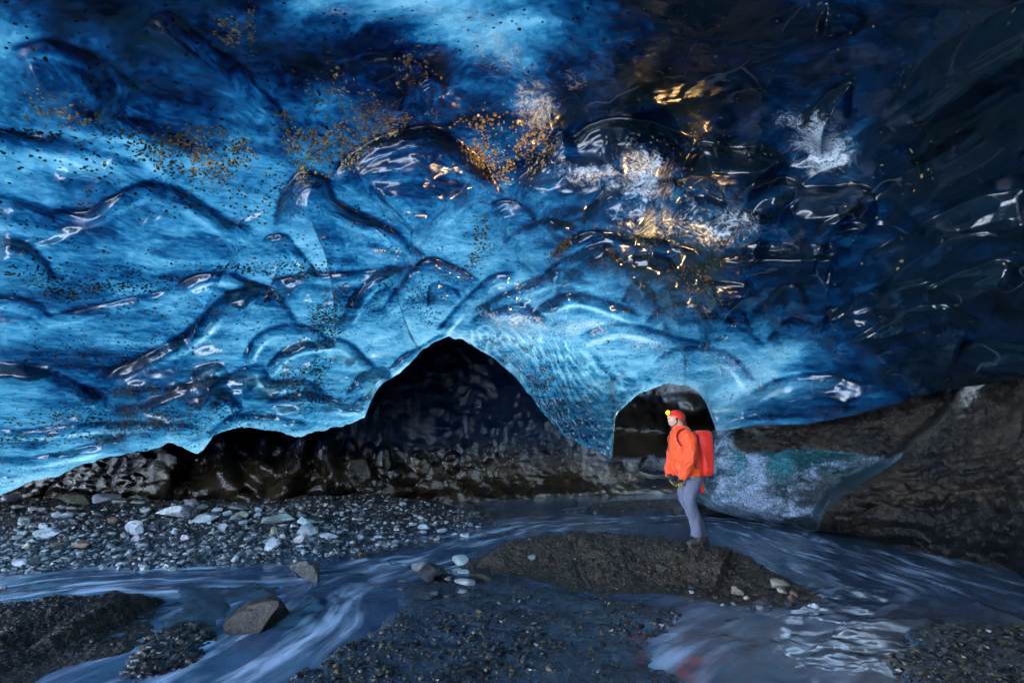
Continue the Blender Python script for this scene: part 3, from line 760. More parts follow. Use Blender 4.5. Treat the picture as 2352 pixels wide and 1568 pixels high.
# ------------------------------------------------------------ the sediment-crusted ice ledge along the right
lx = np.concatenate([np.arange(1596, 2460, 2.6), np.arange(2460, 5200, 60)])
TOPX = [1590, 1612, 1640, 1690, 1740, 1850, 1960, 2050, 2150, 2250, 2352, 2460, 5200]
ytop = np.interp(lx, TOPX, [1075, 1025, 990, 978, 973, 970, 950, 925, 894, 880, 862, 846, 780]) - 7 * sstep(1640, 1680, lx)
ybot = np.interp(lx, [1590, 1640, 1720, 1850, 1960, 2020, 2080, 2180, 2352, 2460, 5200], [1150, 1172, 1194, 1217, 1226, 1252, 1276, 1302, 1326, 1338, 1600])
ss = np.concatenate([np.linspace(0, 1, 130)])
LX = lx[None, :] + 0 * ss[:, None]
LY = ybot[None, :] + (ytop - ybot)[None, :] * ss[:, None]
tl = np.interp(LX, [1590, 1700, 1850, 2000, 2150, 2352, 2600, 3200, 5200], [10.6, 10.2, 9.5, 8.8, 7.9, 6.5, 5.4, 4.2, 3.0])
DL = ray(LX, LY)
PL = CAM + DL * tl[..., None]
sv = ss[:, None] + 0 * LX
prof = (0.9 + 0.5 * sstep(2000, 1800, LX)) * (np.abs(sv - 0.32) / 0.68) ** 2.0 + 0.9 * np.clip((1680 - LX) / 84, 0, 1) ** 2 + 0.5 * np.exp(-sv / 0.06)
front = catmull([(1868, 1300), (1880, 1225), (1900, 1165), (1960, 1120), (2040, 1070), (2120, 1010), (2180, 955), (2215, 905), (2235, 860)], 6)
sf, ff = curve_sd(LX + 9 * fbm(PL * 1.2, 3, 4), LY + 9 * fbm(PL * 1.2, 3, 5), front[::-1])
sf = -sf   # positive on the near, right-hand mass
hl = (0.25 + 0.5 * sstep(880, 1010, LY)) * np.where(sf > 0, 1.0 - 0.55 * (1 - np.exp(-sf / 260)), np.exp(-(sf / 16) ** 2))
hollow = blob = np.exp(-(((LX - 1960) / 190) ** 2 + ((LY - 1060) / 55) ** 2) ** 1.2) * sstep(20, -20, sf)
roll = np.exp(-((LY - (1082 - 0.26 * (LX - 1880))) / 30) ** 2) * np.exp(-((LX - 1880) / 130) ** 2)
hl += -0.45 * hollow + 0.34 * roll
k7, k8 = worley(PL[..., 0] * 1.6 + 0.8 * fbm(PL * 1.3, 3, 91), PL[..., 2] * 3.2 + PL[..., 1] * 0.8 + 0.6 * fbm(PL * 1.3, 3, 92), 95)
hl += (0.14 * (1 - sstep(0.0, 0.8, k7)) + 0.06 * sstep(0.0, 0.25, k8 - k7)) * sstep(-10, 30, sf)
hl += 0.22 * np.exp(-((LX - 1740) / 30) ** 2) * np.exp(-((LY - 1080) / 60) ** 2) + 0.16 * np.exp(-((LX - 1810) / 26) ** 2) * np.exp(-((LY - 1060) / 50) ** 2)
hl += 0.42 * fbm(PL * np.array([0.9, 0.9, 1.6]), 6, 24, 0.6) + 0.10 * np.abs(fbm(PL * np.array([1.5, 1.5, 5.0]), 4, 28)) * sstep(0, 30, sf) + 0.07 * fbm(PL * 7, 4, 26, 0.65)
crustm = np.maximum(sstep(-6, 8, sf) * (0.96 - 0.30 * np.exp(-((LX - 2010) / 60) ** 2 - ((LY - 1190) / 40) ** 2)), sstep(0.60, 0.84, sv + 0.17 * fbm(PL * 1.3, 4, 8)) * sstep(1640, 1730, LX))
crustm = np.clip(crustm + 0.35 * np.exp(-((LX - 1960) / 90) ** 2 - ((LY - 1010) / 30) ** 2), 0, 1)
sh = crustm * sstep(0.62, 0.72, sv) * 0.10
hl += sh
frl = np.clip(0.50 * np.exp(-((LX - 1655 - 30 * fbm(PL * 2, 3, 77)) / 60) ** 2) + 0.55 * np.exp(-((LX - 1750) / 60) ** 2 - ((LY - 1150) / 45) ** 2) + 0.62 * np.exp(-((LX - 1740) / 26) ** 2 - ((LY - 1070) / 60) ** 2) + 0.45 * np.exp(-((LX - 1830) / 90) ** 2 - ((LY - 1175) / 25) ** 2)
              + 0.55 * np.exp(-((LX - 2075) / 45) ** 2 - ((LY - 1040) / 40) ** 2) * (sf < 5) + 0.35 * roll, 0, 0.8)
teal = np.clip(0.95 * np.exp(-((LX - 1700) / 36) ** 2 - ((LY - 1065) / 45) ** 2) + 0.9 * np.exp(-((LX - 1795) / 40) ** 2 - ((LY - 1065) / 40) ** 2) + 0.45 * np.exp(-((LX - 1900) / 120) ** 2 - ((LY - 1050) / 40) ** 2)
               + 0.75 * np.exp(-((LX - 1690) / 90) ** 2 - ((LY - 1160) / 30) ** 2) + 0.5 * np.exp(-((LX - 1960) / 50) ** 2 - ((LY - 1205) / 18) ** 2) + 0.5 * np.exp(-((LX - 2040) / 50) ** 2 - ((LY - 1170) / 40) ** 2), 0, 1)
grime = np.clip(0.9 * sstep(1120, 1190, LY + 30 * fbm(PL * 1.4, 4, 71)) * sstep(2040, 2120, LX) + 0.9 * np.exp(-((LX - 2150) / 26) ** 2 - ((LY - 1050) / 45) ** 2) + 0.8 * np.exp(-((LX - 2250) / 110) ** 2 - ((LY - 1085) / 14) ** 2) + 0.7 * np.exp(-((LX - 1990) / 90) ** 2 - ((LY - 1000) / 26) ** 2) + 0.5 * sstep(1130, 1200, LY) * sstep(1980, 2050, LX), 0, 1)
tl = tl + prof - hl
PL = CAM + DL * tl[..., None]
outw = np.stack([np.sin(np.arctan2(DL[0, :, 0], DL[0, :, 1])), np.cos(np.arctan2(DL[0, :, 0], DL[0, :, 1])), 0 * lx], -1)
u1 = PL[0] + outw * 0.35 + np.array([0, 0, 0.03])
u2 = PL[0] + outw * 2.6 + np.array([0, 0, 0.02])
u3 = u2 + outw * 0.1; u3[:, 2] = -0.4
top1 = PL[-1] + outw * 0.4 + np.array([0, 0, 0.02])
top2 = PL[-1] + outw * 3.0 + np.array([0, 0, 0.10])
allL = np.concatenate([u3[None], u2[None], u1[None], PL, top1[None], top2[None]])
padL = lambda f, lo, hi: np.concatenate([np.repeat(lo, 3 * len(lx)), f.ravel(), np.repeat(hi, 2 * len(lx))])
ledge = mesh_obj("ice_ledge", allL.reshape(-1, 3), grid_faces(allL.shape[0], len(lx)), ledge_material(), attrs={
    'crust': padL(crustm, 0.9, 1.0), 'frost': padL(frl, 0.0, 0.0), 'teal': padL(teal, 0.0, 0.0), 'grime': padL(grime, 1.0, 0.0)})
tag(ledge, "massive ice ledge half covered by brown sediment, undercut above the stream", "ice ledge")
# ------------------------------------------------------------ ground: bars, flats and banks of glacial gravel
def wpoly(pts): 
    p = np.array(pts, float)
    return flat(p[:, 0], p[:, 1])
BAR = wpoly([(-900, 1128), (0, 1128), (600, 1155), (900, 1163), (1180, 1185), (1130, 1205), (1000, 1230), (900, 1250), (760, 1274), (600, 1298), (400, 1312), (200, 1312), (0, 1326), (-900, 1360)])
BACKBANK = wpoly([(1325, 1182), (1350, 1166), (1420, 1160), (1520, 1156), (1600, 1156), (1640, 1168), (1600, 1182), (1450, 1184)])
ISLET = wpoly([(1420, 1196), (1480, 1189), (1560, 1190), (1600, 1196), (1560, 1206), (1470, 1206)])
FRONT = wpoly([(430, 1760), (560, 1620), (640, 1560), (740, 1490), (850, 1420), (880, 1385), (930, 1335), (1000, 1322), (1150, 1322), (1300, 1350), (1560, 1395), (1610, 1405), (1600, 1440), (1555, 1475), (1560, 1540), (1610, 1600), (1650, 1760)])
SANDFLAT = wpoly([(340, 1355), (420, 1342), (560, 1338), (640, 1345), (650, 1368), (560, 1385), (520, 1420), (505, 1455), (470, 1500), (400, 1540), (300, 1580), (230, 1560), (330, 1480), (360, 1400)])
RBANK = wpoly([(2005, 1530), (2030, 1490), (2085, 1452), (2200, 1438), (2352, 1425), (2700, 1420), (2900, 1800), (2120, 1800), (2045, 1600)])
MUDFLAT = wpoly([(600, 1290), (760, 1265), (900, 1245), (1010, 1228), (1090, 1236), (1000, 1262), (880, 1286), (760, 1306), (600, 1316)])

def ground_z(x, y):
    p = P3(x, y, 0.0)
    n1 = fbm(p * 1.3, 4, 101)
    n2 = fbm(p * 5.0, 4, 103)
    wob = 0.30 * n1 + 0.08 * n2
    z = np.full(x.shape, -0.09) + 0.015 * n1
    dist = np.hypot(x, y)
    def put(poly, h, w, z, rough=1.0):
        d = poly_sdf(x, y, poly) + wob * 0.6
        return np.maximum(z, -0.09 + (h + 0.09) * sstep(-w * 0.5, w, d))
    bank = sstep(9.5, 14.0, y + 0.12 * np.abs(x)) * sstep(2.0, -5.0, x)
    z = put(BAR, 0.05, 0.5, z)
    z = z + np.where(poly_sdf(x, y, BAR) > 0, 0.36 * bank, 0)
    z = put(BACKBANK, 0.16, 0.35, z)
    z = put(ISLET, 0.015, 0.4, z)
    z = put(FRONT, 0.045, 0.35, z)
    z = put(SANDFLAT, 0.025, 0.3, z)
    z = put(RBANK, 0.10, 0.35, z)
    z = put(MUDFLAT, 0.012, 0.3, z)
    z = z + 0.022 * n2 + 0.02 * n1
    # far behind the walls and outside the cave mouth the land lies a little higher
    z = np.where(y < -6, np.maximum(z, 0.05 + 0.02 * n2), z)
    return z

dep = np.concatenate([[0.7, 1.5, 2.6, 3.4], np.arange(3.9, 27.0, 0.105), np.arange(27.5, 75, 3.5)])
gd = (CAM[2] / np.tan(np.radians(dep)))[::-1]
gaz = np.radians(np.concatenate([np.arange(-180, -60, 4.0), np.arange(-60, 60, 0.125), np.arange(60, 180, 4.0)]))
GA, GD = np.meshgrid(gaz, gd)
gx, gy = GD * np.sin(GA), GD * np.cos(GA)
gz = ground_z(gx, gy)
nearm = (GD < 30)
pg = P3(gx, gy, 0)
gz = gz + nearm * np.clip(gz + 0.03, 0, 0.05) * 10 * (0.018 * fbm(pg * 16, 3, 107) + 0.010 * (1 - sstep(0, 0.6, worley(gx * 14, gy * 14, 3)[0])))
gv = np.stack([gx, gy, gz], -1).reshape(-1, 3)
gv = np.vstack([gv, [[0, 0, -0.05]]])
gf = grid_faces(len(gd), len(gaz), True)
cap = np.array([[len(gv) - 1, (j + 1) % len(gaz), j] for j in range(len(gaz))])
film = sstep(0.075, 0.02, gz + 0.02 * fbm(pg * 2.5, 4, 109)) * sstep(-0.07, -0.0, gz)
m_ground = ground_material("wet_black_gravel", (0.010, 0.012, 0.016), (0.034, 0.037, 0.042))
ground = mesh_obj("ground", gv, [gf, cap], m_ground, attrs={'film': np.append(0.85 * film.ravel(), 0)})
tag(ground, "wet dark gravel and silt of the cave floor", "ground", kind="structure")

# blue-tinted snow added out of view to bounce light in through the mouth
su, sv_ = np.meshgrid(np.linspace(-60, 60, 61), np.linspace(12.5, 60, 30))
MA = math.radians(-122)
mo, ms = (math.sin(MA), math.cos(MA)), (math.cos(MA), -math.sin(MA))
sx, sy = su * ms[0] + sv_ * mo[0], su * ms[1] + sv_ * mo[1]
sz = 0.05 + 0.34 * (sv_ - 12.5) + 0.9 * fbm(P3(sx * 0.1, sy * 0.1, 0), 3, 55) * sstep(13, 18, sv_)
snow = mesh_obj("added_snow_slope", np.stack([sx, sy, sz], -1).reshape(-1, 3), grid_faces(30, 61), simple("bounce_snow", (0.60, 0.71, 0.84), 0.7, 0.05, 0.5, 0.3, 8))
tag(snow, "unseen snow slope added outside the cave mouth to bounce sunlight inside", "snow", kind="structure")

# ------------------------------------------------------------ the stream
S1 = flat(*np.array([(1990, 1190), (1700, 1182), (1450, 1190), (1250, 1205), (1090, 1240), (940, 1280), (800, 1315), (700, 1360), (620, 1430), (520, 1500), (380, 1568), (250, 1640)], float).T)
S1b = flat(*np.array([(900, 1290), (760, 1318), (560, 1328), (400, 1330), (200, 1340), (0, 1370), (-300, 1420)], float).T)
S2 = flat(*np.array([(1400, 1178), (1650, 1195), (1760, 1222), (1900, 1270), (2050, 1325), (2150, 1370), (2120, 1420), (1980, 1460), (1850, 1500), (1740, 1568), (1650, 1700)], float).T)
S2b = flat(*np.array([(1900, 1240), (2050, 1290), (2200, 1340), (2352, 1390), (2600, 1450)], float).T)
wdep = np.concatenate([np.arange(4.4, 27.0, 0.115), np.arange(27.5, 60, 5)])
wd = (CAM[2] / np.tan(np.radians(wdep)))[::-1]
wa = np.radians(np.arange(-62, 62, 0.14))
WA, WD = np.meshgrid(wa, wd)
wxx, wyy = WD * np.sin(WA), WD * np.cos(WA)
best = np.full(wxx.shape, 1e9); fs = np.zeros(wxx.shape); fn = np.zeros(wxx.shape)
for k, sc_ in enumerate((S1, S1b, S2, S2b)):
    c = catmull(sc_, 8)
    L = np.hypot(*(c[1:] - c[:-1]).T).sum()
    s, fr = curve_sd(wxx, wyy, c)
    m = np.abs(s) < best
    best = np.where(m, np.abs(s), best); fs = np.where(m, fr * L + 37.0 * k, fs); fn = np.where(m, s + 11.0 * k, fn)
pw = P3(wxx, wyy, 0)
fs = fs + 0.15 * fbm(pw * 0.7, 3, 201)
fn = fn + 0.10 * fbm(pw * 0.8, 3, 203)
near = sstep(2.0, 0.25, best)
rip = vnoise(np.stack([fs * 2.6, fn * 4.5, 0 * fs], -1), 211) + 0.6 * vnoise(np.stack([fs * 5.5, fn * 9.0, 0 * fs + 3], -1), 213)
big = sstep(1500, 1700, chart(np.stack([wxx, wyy, 0 * wxx - 1.7], -1))[0]) * sstep(6.5, 5.0, wyy)
wz = 0.0 + (0.004 + 0.010 * near) * rip + 0.022 * big * vnoise(np.stack([fs * 1.1, fn * 2.6, 0 * fs + 9], -1), 217)
foam = np.clip(near * (0.80 + 0.7 * fbm(pw * 0.6, 3, 221)) , 0, 1)
foam = foam * (1 - 0.75 * sstep(1500, 1700, chart(np.stack([wxx, wyy, wz - 1.7], -1))[0]) * sstep(7.5, 5.0, wyy))
water = mesh_obj("water", np.stack([wxx, wyy, wz], -1).reshape(-1, 3), grid_faces(len(wd), len(wa)), water_material(), attrs={
    'flow': np.stack([fs, fn, 0 * fs], -1).reshape(-1, 3), 'foam': foam.ravel(), 'tan': (sstep(1420, 1600, chart(np.stack([wxx, wyy, 0 * wxx - 1.7], -1))[0]) * sstep(6.4, 4.6, wyy)).ravel()})
tag(water, "silty blue-grey meltwater stream braiding around the gravel", "water", kind="structure")

# ------------------------------------------------------------ steep-sided mounds of black grit
m_mound = ground_material("black_grit", (0.003, 0.0028, 0.0025), (0.038, 0.025, 0.013), 0.35, 0.75, 1.0)
def heap(name, label, foot, crest, res, seed, wfront, wback, soft=0.05):
    """foot: chart outline on the floor; crest: chart points (x, y, height)"""
    poly = wpoly(foot)
    cr = np.array(crest, float)
    cxy = np.array([flat(a, b, h) for a, b, h in cr])
    c = catmull(cxy, 6)
    ch = catmull(np.stack([cr[:, 2], cr[:, 2]], -1), 6)[:, 0]
    allp = np.vstack([poly, cxy])
    x0, y0 = allp.min(0) - 0.5
    x1, y1 = allp.max(0) + 0.9
    X, Y = np.meshgrid(np.arange(x0, x1, res), np.arange(y0, y1, res))
    p = P3(X, Y, 0)
    w = 0.10 * fbm(p * 2.2, 4, seed) + 0.05 * fbm(p * 7, 3, seed + 1)
    s, fr = curve_sd(X, Y, c)
    hh = np.interp(fr, np.linspace(0, 1, len(ch)), ch)
    dpoly = poly_sdf(X, Y, poly) + w * 0.6
    s = s if (c[-1, 0] > c[0, 0]) else -s
    d = -s                       # positive towards the viewer (lower y)
    front = np.where(s < 0, 1, 0)
    dc = np.abs(s)
    # front: falls from the crest to the foot outline; back: falls over wback
    tfront = np.clip(dpoly / np.maximum(dpoly + dc, 1e-3), 0, 1)
    pf = sstep(-0.05, 0.80, tfront + 0.5 * w)
    pb = np.exp(-(dc / wback) ** 1.6)
    Z = hh * np.where(s < 0, np.where(dpoly > 0, pf, 0), pb)
    Z = Z - 0.14 * sstep(0.02, -0.12, np.where(s < 0, dpoly, 0.05)) - 0.10 * (1 - pb) * (s > 0)
    gul = np.abs(vnoise(np.stack([X * 3.0, Y * 1.1, 0 * X], -1), seed + 4))
    slope = 4 * Z / np.maximum(hh, 0.05) * (1 - Z / np.maximum(hh, 0.05))
    Z = Z + np.clip(Z + 0.02, 0, 0.12) / 0.12 * (0.050 * fbm(p * 6.5, 4, seed + 2, 0.62) + 0.028 * fbm(p * 26, 3, seed + 3, 0.65) - 0.09 * np.clip(slope, 0, 1) * gul)
    o = mesh_obj(name, np.stack([X, Y, Z], -1).reshape(-1, 3), grid_faces(*X.shape), m_mound, attrs={'film': np.zeros(X.size)})
    tag(o, label, name.split('_')[-1], kind="structure")
    return o, (x0, y0, res, Z)

def heap_z(h, x, y):
    x0, y0, res, Z = h
    fx, fy = (x - x0) / res, (y - y0) / res
    ok = (fx >= 0) & (fy >= 0) & (fx < Z.shape[1] - 1.01) & (fy < Z.shape[0] - 1.01)
    ix = np.clip(fx, 0, Z.shape[1] - 2).astype(int); iy = np.clip(fy, 0, Z.shape[0] - 2).astype(int)
    ax, ay = np.clip(fx - ix, 0, 1), np.clip(fy - iy, 0, 1)
    z = (Z[iy, ix] * (1 - ax) + Z[iy, ix + 1] * ax) * (1 - ay) + (Z[iy + 1, ix] * (1 - ax) + Z[iy + 1, ix + 1] * ax) * ay
    return np.where(ok, z, -9)

mound, HZ1 = heap("mound", "steep mound of dark brown grit under the standing person",
    [(1060, 1312), (1150, 1318), (1220, 1330), (1290, 1352), (1380, 1366), (1500, 1362), (1600, 1374), (1700, 1394), (1790, 1404), (1862, 1398), (1895, 1385), (1850, 1355), (1800, 1320), (1750, 1290), (1600, 1230), (1300, 1220), (1080, 1270)],
    [(1080, 1292, .06), (1140, 1262, .20), (1200, 1240, .27), (1270, 1227, .31), (1340, 1222, .33), (1420, 1229, .34), (1500, 1234, .36), (1560, 1243, .37), (1620, 1248, .37), (1680, 1250, .36), (1715, 1264, .32), (1760, 1292, .23), (1810, 1326, .13), (1850, 1356, .04)],
    0.011, 301, 0.6, 0.32)
bank, HZ2 = heap("dirt_bank", "crumbling bank of black earth beside the lower stream",
    [(-500, 1640), (-300, 1375), (0, 1392), (150, 1378), (280, 1362), (345, 1358), (372, 1388), (352, 1440), (335, 1475), (260, 1505), (180, 1520), (120, 1545), (90, 1700), (-200, 1900)],
    [(-420, 1420, .30), (-150, 1402, .30), (0, 1389, .28), (100, 1377, .27), (200, 1362, .27), (270, 1352, .26), (320, 1352, .22), (355, 1368, .10)],
    0.010, 341, 0.4, 0.22)
# ------------------------------------------------------------ stones
def ico(sub):
    import bmesh
    bm = bmesh.new()
    bmesh.ops.create_icosphere(bm, subdivisions=sub, radius=1)
    v = np.array([q.co[:] for q in bm.verts]); f = np.array([[q.index for q in p.verts] for p in bm.faces])
    bm.free()
    return v, f
ICO = {k: ico(k) for k in (1, 2, 3, 4, 5)}

def rock_shape(r, sub, ncut=11, angular=0.8):
    v, f = ICO[sub]
    v = v.copy()
    for k in range(ncut):
        n = r.normal(size=3); n /= np.linalg.norm(n)
        d = 0.36 + 0.38 * r.random()
        over = np.maximum(v @ n - d, 0)
        v = v - n[None] * over[:, None] * angular
    v /= np.abs(v).max(0)
    o = r.random(3) * 50
    nn = v / np.linalg.norm(v, axis=1, keepdims=True)
    v = v + nn * (0.10 * fbm(v * 2.0 + o, 3, 5) + 0.035 * fbm(v * 6 + o, 2, 6))[:, None]
    return v, f

RM = {
 'pale': rock_material("pale_green_stone", (0.13, 0.175, 0.20), (0.32, 0.37, 0.40), 0.5),
 'white': rock_material("whitish_stone", (0.27, 0.32, 0.35), (0.50, 0.54, 0.55), 0.55, (0.10, 0.12, 0.14)),
 'grey': rock_material("grey_stone", (0.13, 0.15, 0.16), (0.28, 0.31, 0.32), 0.5),
 'teal': rock_material("greenish_stone", (0.16, 0.23, 0.22), (0.34, 0.42, 0.40), 0.5),
 'olive': rock_material("olive_stone", (0.10, 0.105, 0.075), (0.24, 0.25, 0.19), 0.5),
 'dark': rock_material("wet_dark_stone", (0.014, 0.016, 0.02), (0.05, 0.055, 0.065), 0.28),
 'brown': rock_material("brown_stone", (0.06, 0.036, 0.024), (0.17, 0.105, 0.065), 0.45),
 'violet': rock_material("violet_stone", (0.14, 0.13, 0.18), (0.28, 0.25, 0.32), 0.5),
 'pink': rock_material("pinkish_stone", (0.25, 0.21, 0.23), (0.42, 0.37, 0.39), 0.5),
 'tan': rock_material("tan_stone", (0.13, 0.115, 0.085), (0.33, 0.29, 0.22), 0.4),
 'blue': rock_material("blue_grey_stone", (0.16, 0.20, 0.25), (0.36, 0.41, 0.47), 0.45),
 'wetbrown': rock_material("wet_brown_rock", (0.005, 0.0045, 0.003), (0.030, 0.020, 0.008), 0.42, None, 0.9),
 'slab': rock_material("wet_slate_rock", (0.014, 0.013, 0.014), (0.05, 0.043, 0.042), 0.22, None, 0.9),
}
WORD = {'pale': 'pale green-grey', 'white': 'whitish', 'grey': 'grey', 'teal': 'greenish', 'olive': 'olive', 'dark': 'dark wet', 'brown': 'brown', 'violet': 'violet-grey', 'pink': 'pinkish', 'tan': 'tan', 'blue': 'blue-grey', 'wetbrown': 'wet brown', 'slab': 'dark slate'}

def surf_z(x, y):
    x = np.asarray(x, float); y = np.asarray(y, float)
    z = ground_z(x, y)
    return np.maximum(z, np.maximum(heap_z(HZ1, x, y), heap_z(HZ2, x, y)))

def drop(px, py, floor=-0.03):
    """the spot on the floor that the photograph shows at chart point (px, py)"""
    px = np.asarray(px, float); py = np.asarray(py, float)
    r = ray(px, py)
    z = np.zeros(px.shape)
    lo = np.full(px.shape, 2.0); hit = np.full(px.shape, np.nan)
    for t in np.geomspace(2.2, 26, 200):
        P = CAM + r * t
        under = P[..., 2] <= np.maximum(surf_z(P[..., 0], P[..., 1]), floor)
        hit = np.where(np.isnan(hit) & under, t, hit)
    hit = np.where(np.isnan(hit), 14.0, hit)
    for k in range(5):      # refine
        P = CAM + r * hit[..., None]
        err = P[..., 2] - np.maximum(surf_z(P[..., 0], P[..., 1]), floor)
        hit = np.clip(hit + 0.7 * err / np.maximum(-r[..., 2], 0.03), hit - 0.3, hit + 0.3)
    return CAM + r * hit[..., None], hit

